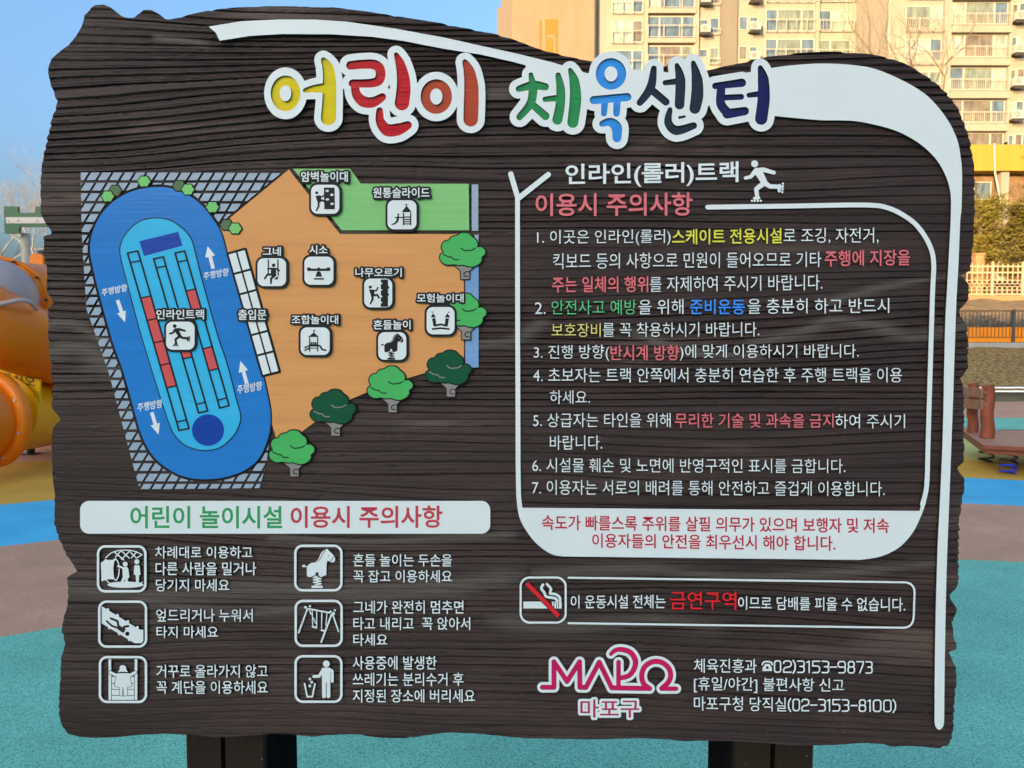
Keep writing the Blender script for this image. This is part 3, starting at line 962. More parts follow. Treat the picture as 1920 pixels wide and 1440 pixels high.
def P_combo(f, d, q, k):
    for p in ([(355,285),(390,318),(312,318)], [(320,320),(328,320),(328,425),(320,425)], [(378,320),(386,320),(386,425),(378,425)], [(325,370),(383,370),(383,388),(325,388)]):
        np.minimum(d, f.poly(q(p)), out=d)
    f.cap(d, q([(353,268),(353,288)]), 2.5 * k); np.minimum(d, f.poly(q([(353,266),(368,272),(353,282)])), out=d)
    f.cap(d, q([(384,380),(400,385),(415,410),(440,415)]), 6 * k)
    f.cap(d, q([(322,378),(286,395)]), 3 * k); f.cap(d, q([(322,400),(286,420)]), 3 * k)
    for x in (292, 303, 314):
        f.cap(d, q([(x,390),(x,412)]), 2.5 * k)
    for x in (337, 352, 367):
        (a, b), = q([(x, 362)]); f.circ(d, a, b, 7 * k)
    f.cap(d, q([(325,400),(383,400)]), 3 * k)
HORSE = [(620,570),(700,480),(740,370),(800,290),(870,260),(905,230),(940,280),(1020,350),(1075,420),(1105,480),(1095,550),(1030,580),(970,550),(910,530),(890,640),(885,880),(820,905),
         (790,920),(740,930),(700,900),(690,815),(625,815),(620,890),(560,900),(520,930),(440,930),(410,900),(405,720),(430,650),(500,590)]
def P_horse(f, d, q, k):
    b = f.poly(q(HORSE))
    cut = f.new()
    f.cap(cut, q([(865,285),(785,365),(745,470),(660,562)]), 8 * k); f.cap(cut, q([(1075,425),(980,548)]), 8 * k)
    (x, y), = q([(940,410)]); f.circ(cut, x, y, 14 * k)
    np.minimum(d, np.maximum(b, -cut), out=d)
    (x, y), = q([(335,660)]); f.circ(d, x, y, 46 * k, 30 * k)
    f.cap(d, q([(395,680),(425,676)]), 14 * k)
    f.cap(d, q([(665,915),(565,940),(760,968),(565,995),(760,1030),(565,1060),(760,1095),(600,1130)]), 15 * k)
    np.minimum(d, f.poly(q([(520,1140),(800,1140),(800,1200),(520,1200)])), out=d)

def remap(src, dst):
    (a, b, c, e), (u, v, w, t) = src, dst
    return (lambda pts: np.array([(u + (x - a) / (c - a) * (w - u), v + (y - b) / (e - b) * (t - v)) for x, y in pts])), abs((w - u) / (c - a))

def map_icon(box, lab, lbox, pic, src, ins):
    x0, y0, x1, y1 = box
    lx0, ly0, lx1, ly1 = lbox
    f2 = Fld(min(x0, lx0) - 10, min(y0, ly0) - 10, max(x1, lx1) + 10, max(y1, ly1) + 10, 2.5)
    p, fc, e = text_px(lab, (lx0, ly0, ly1, lx1, ly0, ly1), 0.014)
    seg = [(tuple(p[a]), tuple(p[b])) for a, b in e]
    back = f2.rrect(f2.new(), x0 - 4, y0 - 4, x1 + 4, y1 + 4, 15)
    back = np.minimum(back, f2.segs(seg) - 3.3)
    cx = (x0 + x1) / 2
    back = f2.rrect(back, max(x0 + 8, lx0), ly1 - 4, min(x1 - 8, lx1), y0 + 6, 1)
    white = f2.rrect(f2.new(), x0, y0, x1, y1, 12)
    q, k = remap(src, (x0 + ins[0], y0 + ins[1], x1 - ins[2], y1 - ins[3]))
    d = f2.new()
    pic(f2, d, q, k)
    def b(mb):
        plate(mb, f2.loops(back), -0.0066, 0.002, 1)
        plate(mb, f2.loops(white), -0.0074, -0.005, 0)
        plate(mb, f2.loops(d), -0.0079, -0.007, 1)
    ic = mpart('facility_icon', b, [M['white'], M['dark']])
    mpart('place_name', lambda mb: text(mb, lab, (lx0, ly0, ly1, lx1, ly0, ly1), -0.0076, -0.006, 0, 0.014), M['white_text'])

map_icon((585.5,348,638,402), '암벽놀이대', (566.7,323,654,342.5), P_climb, (300,455,935,1100), (0,0,0,0))
map_icon((728,377,782,431), '원통슬라이드', (701,353,806.7,372.5), P_slide_tower, (1025,345,1268,590), (0,0,0,0))
map_icon((485.5,485,538.6,537), '그네', (495,464,529,480.5), P_swinger, (245,335,755,835), (0,0,0,0))
map_icon((573,482,627,534.5), '시소', (582,460.5,616,477.6), P_seesaw, (1090,310,1600,815), (0,0,0,0))
map_icon((684.5,523,736.7,576.7), '나무오르기', (668,503,754.4,520), P_tree_climb, (830,1005,1065,1245), (0,0,0,0))
map_icon((801,576,853,627), '모험놀이대', (783,551,870,567.5), P_adventure, (137,955,480,1290), (0,0,0,0))
map_icon((566,614,620,665.6), '조합놀이대', (549,591,636,608), P_combo, (258,248,468,450), (0,0,0,0))
map_icon((710.6,623,763,674.6), '흔들놀이', (701.6,600,771,618), P_horse, (180,200,1210,1210), (0,0,0,0))
map_icon((315,603.4,368,655.7), '인라인트랙', (296.7,580.5,385.5,599), P_skater, (1582,42,1935,390), (0,0,0,0))
# gate name without an icon
def gate_name(mb):
    bx = (449.4,580.5,600,502,580.5,600)
    p, fc, e = text_px('출입문', bx, 0.014)
    f2 = Fld(440, 572, 512, 610, 2.5)
    plate(mb, f2.loops(f2.segs([(tuple(p[a]), tuple(p[b])) for a, b in e]) - 3.3), -0.0066, 0.0, 1)
    text(mb, '출입문', bx, -0.0076, -0.006, 0, 0.014)
mpart('place_name', gate_name, [M['white_text'], M['dark']])

# ------------------------------------------------------------------ rules frame on the right
YT = -0.0028
mb = MB()
f2 = Fld(940, 300, 1770, 1060, 1.6)
d = f2.new()
f2.cap(d, [(957.8,327),(971,371.7)], 5.0)
f2.cap(d, [(1028,328),(973,371.7)], 5.0)
f2.cap(d, [(970.4,368),(970.5,560),(971.5,876),(972.5,930)], 4.5)
f2.cap(d, cr([(1326,389),(1480,387),(1620,385),(1665,391),(1700,409),(1723,430),(1742,462),(1749,495),(1746.5,560),(1739,810),(1736,907),(1728,945)], 6), 4.5)
PANEL = [(968,925),(972,962),(982.5,987.5),(1005,1017.5),(1032.5,1037.5),(1055,1042.5),(1610,1049),(1650,1042.5),(1685,1025),(1710,997.5),(1725,967.5),(1735,940),(1729,932),(1722.5,957.3),(979.5,951.3),(977,930)]
PANEL = np.vstack((cr(PANEL[:6], 6), cr(PANEL[6:12], 6), PANEL[12:]))
d = np.minimum(d, f2.poly(PANEL))
plate(mb, f2.loops(d), YT - 0.0004, 0.004)
frame = mb.build('rules_frame', M['white'], sign)

def run(parent, name, body, box, m, off=0.002, y0=YT, y1=0.004):
    mb = MB()
    text(mb, body, box, y0, y1, 0, off)
    return mb.build(name, M[m], parent)
B = 0.014
RULES = [
 ('인라인(롤러)트랙', (1060,308,353,1384,303,348), 'white_text', 0.020), ('이용시 주의사항', (1004,363,406,1298,361,405), 't_pink', 0.018),
 ('1. 이곳은 인라인(롤러)', (1007,432,462,1257,430,460), 'white_text', 0.0), ('스케이트 전용시설', (1260,430,459,1465,428,457), 't_yellow', B),
 ('로 조깅, 자전거,', (1468,428,457,1646,427,457), 'white_text', 0.0),
 ('킥보드 등의 사항으로 민원이 들어오므로 기타', (1037,475,505,1539,472,501), 'white_text', 0.0), ('주행에 지장을', (1545,470,500,1705,468,498), 't_pink', B),
 ('주는 일체의 행위', (1035,519,549,1215,518,548), 't_pink', B), ('를 자제하여 주시기 바랍니다.', (1218,519,548,1541,515,544), 'white_text', 0.0),
 ('2.', (1003,567,589,1023,567,589), 'white_text', 0.0), ('안전사고 예방', (1034,563,590,1193,562,590), 't_green', 0.0), ('을 위해', (1197,562,590,1281,561,589), 'white_text', .002),
 ('준비운동', (1293,561,590,1396,561,590), 't_blue', B), ('을 충분히 하고 반드시', (1401,560,589,1666,559,587), 'white_text', .002),
 ('보호장비', (1034,606,632,1126,606,632), 't_pale', 0.0), ('를 꼭 착용하시기 바랍니다.', (1130,605,632,1423,604,631), 'white_text', 0.0),
 ('3. 진행 방향(', (1001,647,677,1142,646,677), 'white_text', 0.0), ('반시계 방향', (1144,647,676,1273,647,676), 't_pink', B), (')에 맞게 이용하시기 바랍니다.', (1274,646,676,1609,645,675), 'white_text', 0.0),
 ('4. 초보자는 트랙 안쪽에서 충분히 연습한 후 주행 트랙을 이용', (999.6,689.5,717,1690,689,717), 'white_text', 0.0), ('하세요.', (1031,731.5,757.5,1106,732,757), 'white_text', 0.0),
 ('5. 상급자는 타인을 위해', (999.6,774,801,1257,774,801), 'white_text', 0.0), ('무리한 기술 및 과속을 금지', (1265,774,802,1562,775,802), 't_pink', .009), ('하여 주시기', (1565,776,803,1695.6,776,803), 'white_text', 0.0),
 ('바랍니다.', (1031,816,843,1129,816,843), 'white_text', 0.0),
 ('6. 시설물 훼손 및 노면에 반영구적인 표시를 금합니다.', (998,858,885,1584,860,887), 'white_text', 0.0),
 ('7. 이용자는 서로의 배려를 통해 안전하고 즐겁게 이용합니다.', (997.7,899,927,1657.5,902,930), 'white_text', 0.0),
]
for body, bx, m, off in RULES:
    run(frame, 'rule_text', body, bx, m, off)
for body, bx in (('속도가 빠를스록 주위를 살필 의무가 있으며 보행자 및 저속', (1016,965,993,1665,971,999)), ('이용자들의 안전을 최우선시 해야 합니다.', (1110,999,1026,1565,1004,1032))):
    run(frame, 'warning_text', body, bx, 't_crimson', .012, YT - 0.0008, YT)
mb = MB()
f2 = Fld(1385, 295, 1480, 390, 3.0)
d = f2.new()
P_skater(f2, d, Z(930, 280, 3.491), 1 / 3.491)
plate(mb, f2.loops(d), YT, 0.004)
mb.build('skater_figure', M['white'], frame)

# ------------------------------------------------------------------ heading bar, pictograms, captions
mb = MB()
f2 = Fld(145, 930, 928, 1008, 1.6)
plate(mb, f2.loops(f2.rrect(f2.new(), 152, 938.5, 919.5, 1000, 17)), YT - 0.0004, 0.004)
bar = mb.build('heading_bar', M['white'], sign)
run(bar, 'heading_text', '어린이 놀이시설', (246,948,990,530,948,990), 'h_green', .018, YT - 0.0008, YT)
run(bar, 'heading_text', '이용시 주의사항', (546,948,989,830,947,989), 'h_red', .018, YT - 0.0008, YT)

def pictogram(ox, oy, s, fr, draw):
    f2 = Fld(ox + fr[0] / s - 4, oy + fr[1] / s - 4, ox + fr[2] / s + 4, oy + fr[3] / s + 4, 3.0)
    q = Z(ox, oy, s)
    k = 1 / s
    (x0, y0), (x1, y1) = q([fr[:2], fr[2:]])
    ring = np.maximum(f2.rrect(f2.new(), x0, y0, x1, y1, 16), -f2.rrect(f2.new(), x0 + 4.6, y0 + 4.6, x1 - 4.6, y1 - 4.6, 11.5))
    d = f2.new()
    d = draw(f2, d, q, k)
    mb = MB()
    plate(mb, f2.loops(np.minimum(ring, d)), YT, 0.004)
    return mb.build('pictogram', M['white'], sign)
def D1(f, d, q, k):
    for p in ([(140,580),(230,525),(245,475),(280,508),(430,510),(480,478),(520,475),(465,560),(445,700),(450,850),(470,960),(455,985),(300,985),(280,1020),(230,1010),(155,1040)],
              [(690,685),(790,685),(815,740),(840,930),(820,950),(800,960),(800,1060),(735,1060),(730,980),(690,1060),(620,1060),(680,930),(665,730)],
              [(960,640),(1085,640),(1115,870),(1075,890),(1070,1080),(1000,1080),(995,890),(945,860)]):
        np.minimum(d, f.poly(q(p)), out=d)
    f.cap(d, q([(500,478),(550,540),(578,620)]), 14 * k); f.cap(d, q([(590,735),(585,840),(560,940),(515,1015),(465,975)]), 14 * k)
    f.cap(d, cr(q([(265,455),(380,350),(500,300),(620,275),(820,275),(1000,310),(1150,385)]), 4), 13 * k)
    for a in ([(480,325),(700,510)], [(650,295),(840,470)], [(850,310),(1010,460)], [(620,300),(500,440)], [(840,300),(650,495)], [(1010,320),(890,460)], [(1140,385),(1040,455)]):
        f.cap(d, q(a), 15 * k)
    f.cap(d, q([(562,662),(685,708)]), 24 * k)
    for x, y, r in ((738,615,60), (1022,555,62)):
        (a, b), = q([(x, y)]); f.circ(d, a, b, r * k)
    (a, b), = q([(745,1120)]); f.circ(d, a, b, 440 * k, 78 * k)
    f.cap(d, q([(285,1020),(360,1085)]), 14 * k); f.cap(d, q([(1100,1085),(1160,1055)]), 13 * k)
    return d
def D2(f, d, q, k):
    np.minimum(d, f.poly(q([(160,285),(190,285),(1080,840),(1180,850),(1180,1110),(1140,1175),(970,1180),(160,690)])), out=d)
    for x, y in ((310,355),(550,495),(800,645),(1035,795),(350,800),(590,945),(835,1090)):
        (a, b), = q([(x, y)]); f.circ(d, a, b, 36 * k)
    c = f.poly(q([(500,790),(590,740),(680,790),(745,810),(735,870),(700,925),(640,900)]))
    (a, b), = q([(790,945)]); f.circ(c, a, b, 52 * k)
    f.cap(c, q([(280,635),(420,760),(560,800)]), 23 * k); f.cap(c, q([(385,570),(550,635),(570,760)]), 26 * k); f.cap(c, q([(705,775),(810,760)]), 27 * k)
    return np.maximum(d, -c)
def D3(f, d, q, k):
    p = f.new()
    (a, b), = q([(455,322)]); f.circ(p, a, b, 28 * k)
    for t in ([(432,325),(412,352),(440,352)], [(478,325),(498,352),(470,352)], [(405,362),(505,362),(530,470),(488,480),(492,545),(462,552),(457,480),(453,480),(450,552),(425,545),(428,480),(385,470)]):
        np.minimum(p, f.poly(q(t)), out=p)
    f.cap(p, q([(410,385),(348,355)]), 12 * k); f.cap(p, q([(500,385),(560,355)]), 12 * k)
    st = f.poly(q([(362,392),(548,392),(548,585),(362,585)]))
    ln = f.new()
    for y in (446, 497, 548):
        f.cap(ln, q([(355,y),(555,y)]), 2.6 * k)
    rails = np.minimum(f.poly(q([(335,245),(357,245),(357,585),(335,585)])), f.poly(q([(553,245),(576,245),(576,585),(553,585)])))
    bg = np.minimum(np.maximum(st, -ln), rails)
    return np.minimum(np.maximum(bg, 4.5 * k - p), p)
def D4(f, d, q, k):
    P_horse(f, d, q, k)
    return d
def D5(f, d, q, k):
    for p, w in (([(205,920),(420,340)],20), ([(430,330),(960,430)],20), ([(1010,480),(760,1150)],22), ([(1050,500),(1185,890)],18), ([(540,380),(550,740)],13), ([(650,400),(650,760)],13),
                 ([(775,430),(770,810)],13), ([(900,450),(875,740)],12), ([(550,770),(640,795)],24), ([(770,860),(830,870)],24), ([(470,375),(510,460)],15), ([(572,560),(625,690)],14)):
        f.cap(d, q(p), w * k)
    for x, y, r in ((375,295,34),(485,270,30),(990,405,30),(1095,370,28),(1060,450,40)):
        (a, b), = q([(x, y)]); f.circ(d, a, b, r * k)
    return d
def D6(f, d, q, k):
    (a, b), = q([(404,277)]); f.circ(d, a, b, 28 * k)
    b_ = f.rrect(f.new(), *q([(368,308)])[0], *q([(438,430)])[0], 2)
    b_ = f.rrect(b_, *q([(369,400)])[0], *q([(401,557)])[0], 3)
    b_ = f.rrect(b_, *q([(406,400)])[0], *q([(437,557)])[0], 3)
    d = np.minimum(d, b_)
    f.cap(d, q([(425,322),(452,335),(453,420)]), 12 * k); f.cap(d, q([(380,322),(345,378),(302,380)]), 12 * k)
    f.cap(d, q([(227,440),(248,545),(290,545),(312,440)]), 7 * k)
    for x, y in ((270,402),(285,427),(270,458)):
        np.minimum(d, f.poly(q([(x-12,y-8),(x+8,y-12),(x+12,y+8),(x-8,y+12)])), out=d)
    return d
for o_ in (((180,1010,13.09), (40,150,1260,1310), D1), ((180,1115,13.09), (70,130,1275,1290), D2), ((130,1180,4.465), (253,217,658,612), D3),
           ((545,1010,13.09), (95,135,1285,1285), D4), ((545,1115,13.09), (105,110,1290,1270), D5), ((520,1180,4.364), (143,205,537,597), D6)):
    pictogram(*o_[0], o_[1], o_[2])
CAPS = [[('차례대로 이용하고',292,1023.5,1046.5,474.5),('다른 사람을 밀거나',293,1053,1078,481.6),('당기지 마세요',293.5,1084.6,1108,431)],
 [('엎드리거나 누워서',294,1140.6,1165,475),('타지 마세요',294.6,1172.6,1195.5,410)],
 [('거꾸로 올라가지 않고',294.6,1245,1269.6,503),('꼭 계단을 이용하세요',294.6,1275,1300,503)],
 [('흔들 놀이는 두손을',663,1037.5,1061.6,848),('꼭 잡고 이용하세요',663,1068,1091.4,848)],
 [('그네가 완전히 멈추면',663,1125,1150,869.5),('타고 내리고  꼭 앉아서',663,1156,1180.5,882),('타세요',663,1187,1210,727)],
 [('사용중에 발생한',662,1229,1254.5,819),('쓰레기는 분리수거 후',662,1260,1285,869.5),('지정된 장소에 버리세요',662,1291,1316,890.7)]]
for cap_ in CAPS:
    mb = MB()
    for body, x0, a, b, x1 in cap_:
        text(mb, body, (x0, a, b, x1, a, b), YT, 0.004, 0, 0.009)
    mb.build('caption_text', M['white_text'], sign)

# ------------------------------------------------------------------ no smoking notice
q = Z(940, 920, 4.0)
f2 = Fld(965, 1070, 1725, 1185, 2.0)
d = np.maximum(f2.rrect(f2.new(), 974.3, 1080, 1062.5, 1168.3, 19), -f2.rrect(f2.new(), 978.2, 1083.9, 1058.6, 1164.4, 15.5))
f2.cap(d, np.vstack(([(1066,1082.3)], [(1697,1091)], cr([(1697,1091),(1707,1095),(1713,1106),(1712.5,1130),(1711.5,1158),(1706,1171),(1695,1176)], 4), [(1066,1167.4)])), 1.9)
for p in ([(165,828),(350,828),(380,868),(380,880),(165,880)], [(380,828),(391,828),(391,880),(380,880)], [(397,828),(410,828),(410,880),(397,880)], [(415,828),(426,828),(426,880),(415,880)], [(431,828),(452,828),(452,880),(431,880)]):
    d = np.minimum(d, f2.poly(q(p)))
f2.cap(d, cr(q([(312,702),(300,730),(322,760),(335,790),(375,798),(405,805),(418,822)]), 4), 10 / 4)
f2.cap(d, cr(q([(342,698),(372,732),(366,766),(405,772),(436,796),(440,822)]), 4), 10 / 4)
red = f2.poly(q([(178,700),(202,680),(442,925),(420,948)]))
mb = MB()
plate(mb, f2.loops(np.maximum(d, 1.2 - red)), YT, 0.004)
plate(mb, f2.loops(red), YT - 0.0004, 0.004, 1)
smk = mb.build('smoking_notice', [M['white'], M['t_red']], sign)
run(smk, 'notice_text', '이 운동시설 전체는', (1070,1115,1140,1247,1114,1140), 'white_text', .009)
run(smk, 'notice_text', '금연구역', (1256,1107,1142,1380,1108,1143), 't_red', .012)
run(smk, 'notice_text', '이므로 담배를 피울 수 없습니다.', (1383,1117,1142,1696,1120,1146), 'white_text', .009)

# ------------------------------------------------------------------ district logo and contact lines
q = Z(980, 1180, 4.571)
k = 1 / 4.571
f2 = Fld(995, 1195, 1290, 1360, 3.0)
d = f2.new()
f2.cap(d, q([(170,490),(268,490),(268,272),(380,440),(487,272),(490,490),(542,490),(655,275),(762,495),(1085,500)]), 21 * k)
f2.cap(d, q([(820,275),(820,490)]), 19 * k)
f2.cap(d, cr(q([(755,205),(795,172),(855,168),(925,195),(965,265),(950,340),(905,392),(830,412)]), 4), np.interp(np.linspace(0, 7, 29), [0, 2, 4, 7], [17, 22, 24, 20]) * k)
f2.cap(d, cr(q([(1085,500),(1035,460),(1018,390),(1040,320),(1090,280),(1142,268),(1200,282),(1250,328),(1266,390),(1245,448),(1190,500)]), 4), 22 * k)
f2.cap(d, q([(1190,502),(1312,502)]), 19 * k)
p, fc, e = text_px('마포구', (1088,1310,1344,1198,1310,1344), 0.008)
lt = f2.segs([(tuple(p[a]), tuple(p[b])) for a, b in e])
white = np.minimum(d - 5.4, lt - 4.6)
mb = MB()
plate(mb, f2.loops(np.maximum(white, -np.minimum(d, lt))), YT - 0.0004, 0.004, 0)
plate(mb, f2.loops(np.minimum(d, lt) - 0.25), YT + 0.0014, 0.004, 1)
mb.build('district_logo', [M['white'], M['logo']], sign)
mb = MB()
for body, bx, off in (('체육진흥과', (1300.5,1233,1260,1418,1234,1261), .005), ('[휴일/야간] 불편사항 신고', (1300.5,1267,1297,1581.5,1271,1300), .005), ('마포구청 당직실', (1300.5,1304,1331,1473,1306,1333), .005)):
    text(mb, body, bx, YT, 0.004, 0, off)
RB = [(.22,0),(.78,0),(1,.14),(1,.86),(.78,1),(.22,1),(0,.86),(0,.14),(.22,0)]
DIG = {'0': [RB], '1': [[(.2,.1),(.75,0),(.75,1)]], '2': [[(0,.2),(.05,.06),(.25,0),(.75,0),(1,.12),(1,.36),(.85,.5),(.15,.6),(0,.74),(0,1),(1,1)]],
       '3': [[(0,0),(.75,0),(1,.12),(1,.36),(.8,.47),(.35,.47)], [(.8,.47),(1,.6),(1,.88),(.78,1),(0,1)]], '5': [[(1,0),(0,0),(0,.42),(.75,.42),(1,.55),(1,.86),(.78,1),(0,1)]],
       '7': [[(0,0),(1,0),(1,.18),(.45,1)]], '8': [[(.25,0),(.75,0),(.95,.12),(.95,.34),(.8,.47),(.2,.47),(.05,.34),(.05,.12),(.25,0)], [(.2,.47),(0,.6),(0,.87),(.22,1),(.78,1),(1,.87),(1,.6),(.8,.47)]],
       '9': [[(1,.5),(.22,.5),(0,.37),(0,.13),(.22,0),(.78,0),(1,.13),(1,.87),(.78,1),(.1,1)]], '-': [[(0,.5),(1,.5)]], ')': [[(0,-.06),(.8,.2),(1,.5),(.8,.8),(0,1.08)]], '(': [[(1,-.06),(.2,.2),(0,.5),(.2,.8),(1,1.08)]]}
q = Z(1280, 1180, 3.31)
f2 = Fld(1420, 1225, 1690, 1345, 3.0)
d = f2.new()
for y0, y1, items in ((192,262,(('0',567,605),('2',624,670),(')',682,696),('3',710,751),('1',762,788),('5',804,846),('3',863,902),('-',912,950),('9',961,1005),('8',1023,1062),('7',1077,1117),('3',1133,1171))),
                      (429,499,(('(',653,667),('0',682,721),('2',737,779),('-',791,829),('3',841,881),('1',890,914),('5',929,971),('3',987,1026),('-',1041,1079),('8',1092,1131),('1',1141,1165),('0',1180,1225),('0',1244,1288),(')',1302,1317)))):
    for ch, xa, xb in items:
        yo = (xa - 600) * 0.010
        for st in DIG[ch]:
            f2.cap(d, q([(xa + a * (xb - xa), y0 + yo + b * (y1 - y0)) for a, b in st]), 1.35)
f2.cap(d, [(1428.5,1245),(1429.5,1241.5),(1434,1239.2),(1441,1239.2),(1446,1241.5),(1447,1245)], 1.5)
tel = f2.poly([(1434,1243.5),(1441.5,1243.5),(1446.5,1251),(1446.5,1257),(1429,1257),(1429,1251)])
hole = f2.circ(f2.new(), 1437.8, 1250.6, 2.6)
d = np.minimum(d, np.maximum(tel, -hole))
plate(mb, f2.loops(d), YT, 0.004)
mb.build('contact_text', M['white_text'], sign)
#==BACKGROUND==
# ------------------------------------------------------------------ ground
def rubber(name, c, dark=0.45, light=1.5):
    m, nt, b = node_mat(name, 0.85, 0.25)
    v = coords(nt)
    n1 = noise(nt, v, 150.0, 2, 0.7)
    n2 = noise(nt, v, 1.6, 6, 0.65)
    a = ramp(nt, n1, [(0.37, sc(c, dark)), (0.47, c), (0.58, c), (0.68, sc(c, light))])
    g = ramp(nt, n2, [(0.3, (0.82, 0.83, 0.83, 1)), (0.7, (1.12, 1.11, 1.10, 1))])
    mx = nt.nodes.new('ShaderNodeMix')
    mx.data_type = 'RGBA'
    mx.blend_type = 'MULTIPLY'
    mx.inputs[0].default_value = 1.0
    nt.links.new(a, mx.inputs[6])
    nt.links.new(g, mx.inputs[7])
    nt.links.new(mx.outputs[2], b.inputs['Base Color'])
    bump(nt, b, n1, 0.002)
    return m
M['r_teal'] = rubber('teal_rubber_granules', (0.145, 0.56, 0.41, 1), 0.45, 1.4)
M['r_pink'] = rubber('dusty_pink_rubber', (0.62, 0.33, 0.20, 1), 0.7, 1.25)
M['r_blue'] = rubber('sky_blue_rubber', (0.02, 0.48, 0.72, 1), 0.75, 1.2)
M['r_must'] = rubber('mustard_rubber', (0.66, 0.36, 0.055, 1), 0.75, 1.2)
M['r_lime'] = rubber('pale_lime_rubber', (0.62, 0.56, 0.17, 1), 0.75, 1.2)
M['earth'] = painted('bare_earth', (0.12, 0.095, 0.07, 1), 0.95, 0.3, (1, 1, 1), 0.6, 0.02, 6)

def quad(gp):
    p = np.array([ground(*q)[:2] for q in gp])
    A = np.stack((np.ones(4), p[:, 0], p[:, 0] ** 2), 1)
    return np.linalg.lstsq(A, p[:, 1], rcond=None)[0]
c0 = quad([(0,1196),(114,1177),(1800,1050),(1920,1055)])
c1 = quad([(0,1025),(109,1014),(1806,944),(1920,950)])
c2 = quad([(0,947),(103,938),(1812,896),(1920,902)])
c3 = quad([(0,876),(97,858),(1800,864),(1920,868)])
XS = np.linspace(-9, 9, 73)
ev = lambda c: c[0] + c[1] * XS + c[2] * XS ** 2
L0, L1, L2, L3 = ev(c0), ev(c1), ev(c2), ev(c3)
def strip_sheet(name, lo, hi, m, z, xs=XS):
    n = len(xs)
    lo = np.broadcast_to(lo, n); hi = np.broadcast_to(np.maximum(hi, lo + 0.02), n)
    mb = MB()
    mb.add([(x, y, z) for x, y in zip(xs, lo)] + [(x, y, z) for x, y in zip(xs, hi)], [(i, i + 1, n + i + 1, n + i) for i in range(n - 1)])
    return tag(mb.build(name, m), kind='structure')
mb = MB(); mb.add([(-900, -900, 0), (900, -900, 0), (900, 900, 0), (-900, 900, 0)], [(0, 1, 2, 3)])
tag(mb.build('ground', M['earth']), kind='structure')
low = np.minimum(L0, 6.0) * 0 - 6.0
strip_sheet('rubber_paving', low, L0, M['r_teal'], 0.004)
strip_sheet('rubber_paving', L0, L1, M['r_pink'], 0.004)
strip_sheet('rubber_paving', L1, L2, M['r_blue'], 0.004)
strip_sheet('rubber_paving', L2, L3, M['r_must'], 0.004)
lf, rt = XS <= -2, XS >= -2
strip_sheet('rubber_paving', L3[lf], 16.0, M['r_pink'], 0.004, XS[lf])
strip_sheet('rubber_paving', L3[rt], 13.3, M['r_lime'], 0.004, XS[rt])
X2 = np.linspace(-2, 22, 30)
strip_sheet('rubber_paving', 13.3, 15.5, M['r_teal'], 0.0045, X2)
strip_sheet('rubber_paving', 15.5, 20.1, M['r_pink'], 0.0045, X2)
X3 = np.linspace(-30, -2, 30)
strip_sheet('rubber_paving', 16.0, 20.1, M['r_pink'], 0.0045, X3)

# leaf-strewn bank rising to the railing, then the slope up to the estate
def gravel():
    m, nt, b = node_mat('leaf_litter_bank', 0.95, 0.2)
    v = coords(nt)
    n1 = noise(nt, v, 9.0, 4, 0.8)
    nt.links.new(ramp(nt, n1, [(0.36, (0.075, 0.046, 0.018, 1)), (0.5, (0.33, 0.205, 0.075, 1)), (0.63, (0.52, 0.34, 0.13, 1)), (0.72, (0.80, 0.62, 0.34, 1))]), b.inputs['Base Color'])
    bump(nt, b, n1, 0.06)
    return m
M['bank'] = gravel()
M['slope'] = painted('dry_grass_slope', (0.20, 0.135, 0.072, 1), 0.95, 0.4, (1, 1, 1), 2.5, 0.08, 8)
def terrain(name, prof, m, x0, x1, nxp, rough, seed):
    mb = MB()
    xs = np.linspace(x0, x1, nxp)
    v = []
    rr = np.random.default_rng(seed)
    for (y, z) in prof:
        for x in xs:
            v.append((x, y, z + rr.normal() * rough))
    n = nxp
    f = [(j * n + i, j * n + i + 1, (j + 1) * n + i + 1, (j + 1) * n + i) for j in range(len(prof) - 1) for i in range(n - 1)]
    mb.add(v, f)
    return tag(mb.build(name, m, smooth=True), kind='structure')
ys = np.linspace(20.6, 26.0, 24)
terrain('leafy_bank', [(y, 0.22 + (y - 20.6) / 5.4 * 1.28) for y in ys], M['bank'], -45, 45, 240, 0.025, 1)
terrain('slope', [(26.3, 1.52), (28, 1.9), (31, 2.75), (34, 3.5), (36.2, 3.92), (38, 4.2), (45, 5.5), (60, 7.0), (90, 8.0)], M['slope'], -70, 90, 150, 0.05, 2)
# unseen mound added behind the viewer, shaped to keep the playground in shade
M['shade_mound'] = painted('shade_mound_surface', (0.05, 0.05, 0.03, 1), 0.95, 0.5, (1, 1, 1), 0.3)
def shade_mound():
    mb = MB()
    d = np.array((math.sin(SUN_ROT), math.cos(SUN_ROT))); e = np.array((-d[1], d[0]))
    c = np.array((6.0, 16.0)) + d * 66
    us, ws = np.linspace(-42, 42, 57), np.linspace(-24, 24, 33)
    v = []
    for w in ws:
        t = max(0.0, math.cos(math.pi / 2 * w / 24)) ** 0.8
        for u in us:
            k_ = min(1.0, max(0.0, (42 - abs(u)) / 16)); k_ = k_ * k_ * (3 - 2 * k_)
            p_ = c + d * w + e * u
            v.append((p_[0], p_[1], MOUND_TOP * t * k_ * (1 + 0.02 * math.sin(u * 0.4) + 0.015 * math.sin(u * 1.1 + 1)) - 0.2))
    n = len(us)
    mb.add(v, [(j * n + i, j * n + i + 1, (j + 1) * n + i + 1, (j + 1) * n + i) for j in range(len(ws) - 1) for i in range(n - 1)])
    return tag(mb.build('shade_mound', M['shade_mound'], smooth=True), kind='structure')
MOUND_TOP = 14.6
shade_mound()

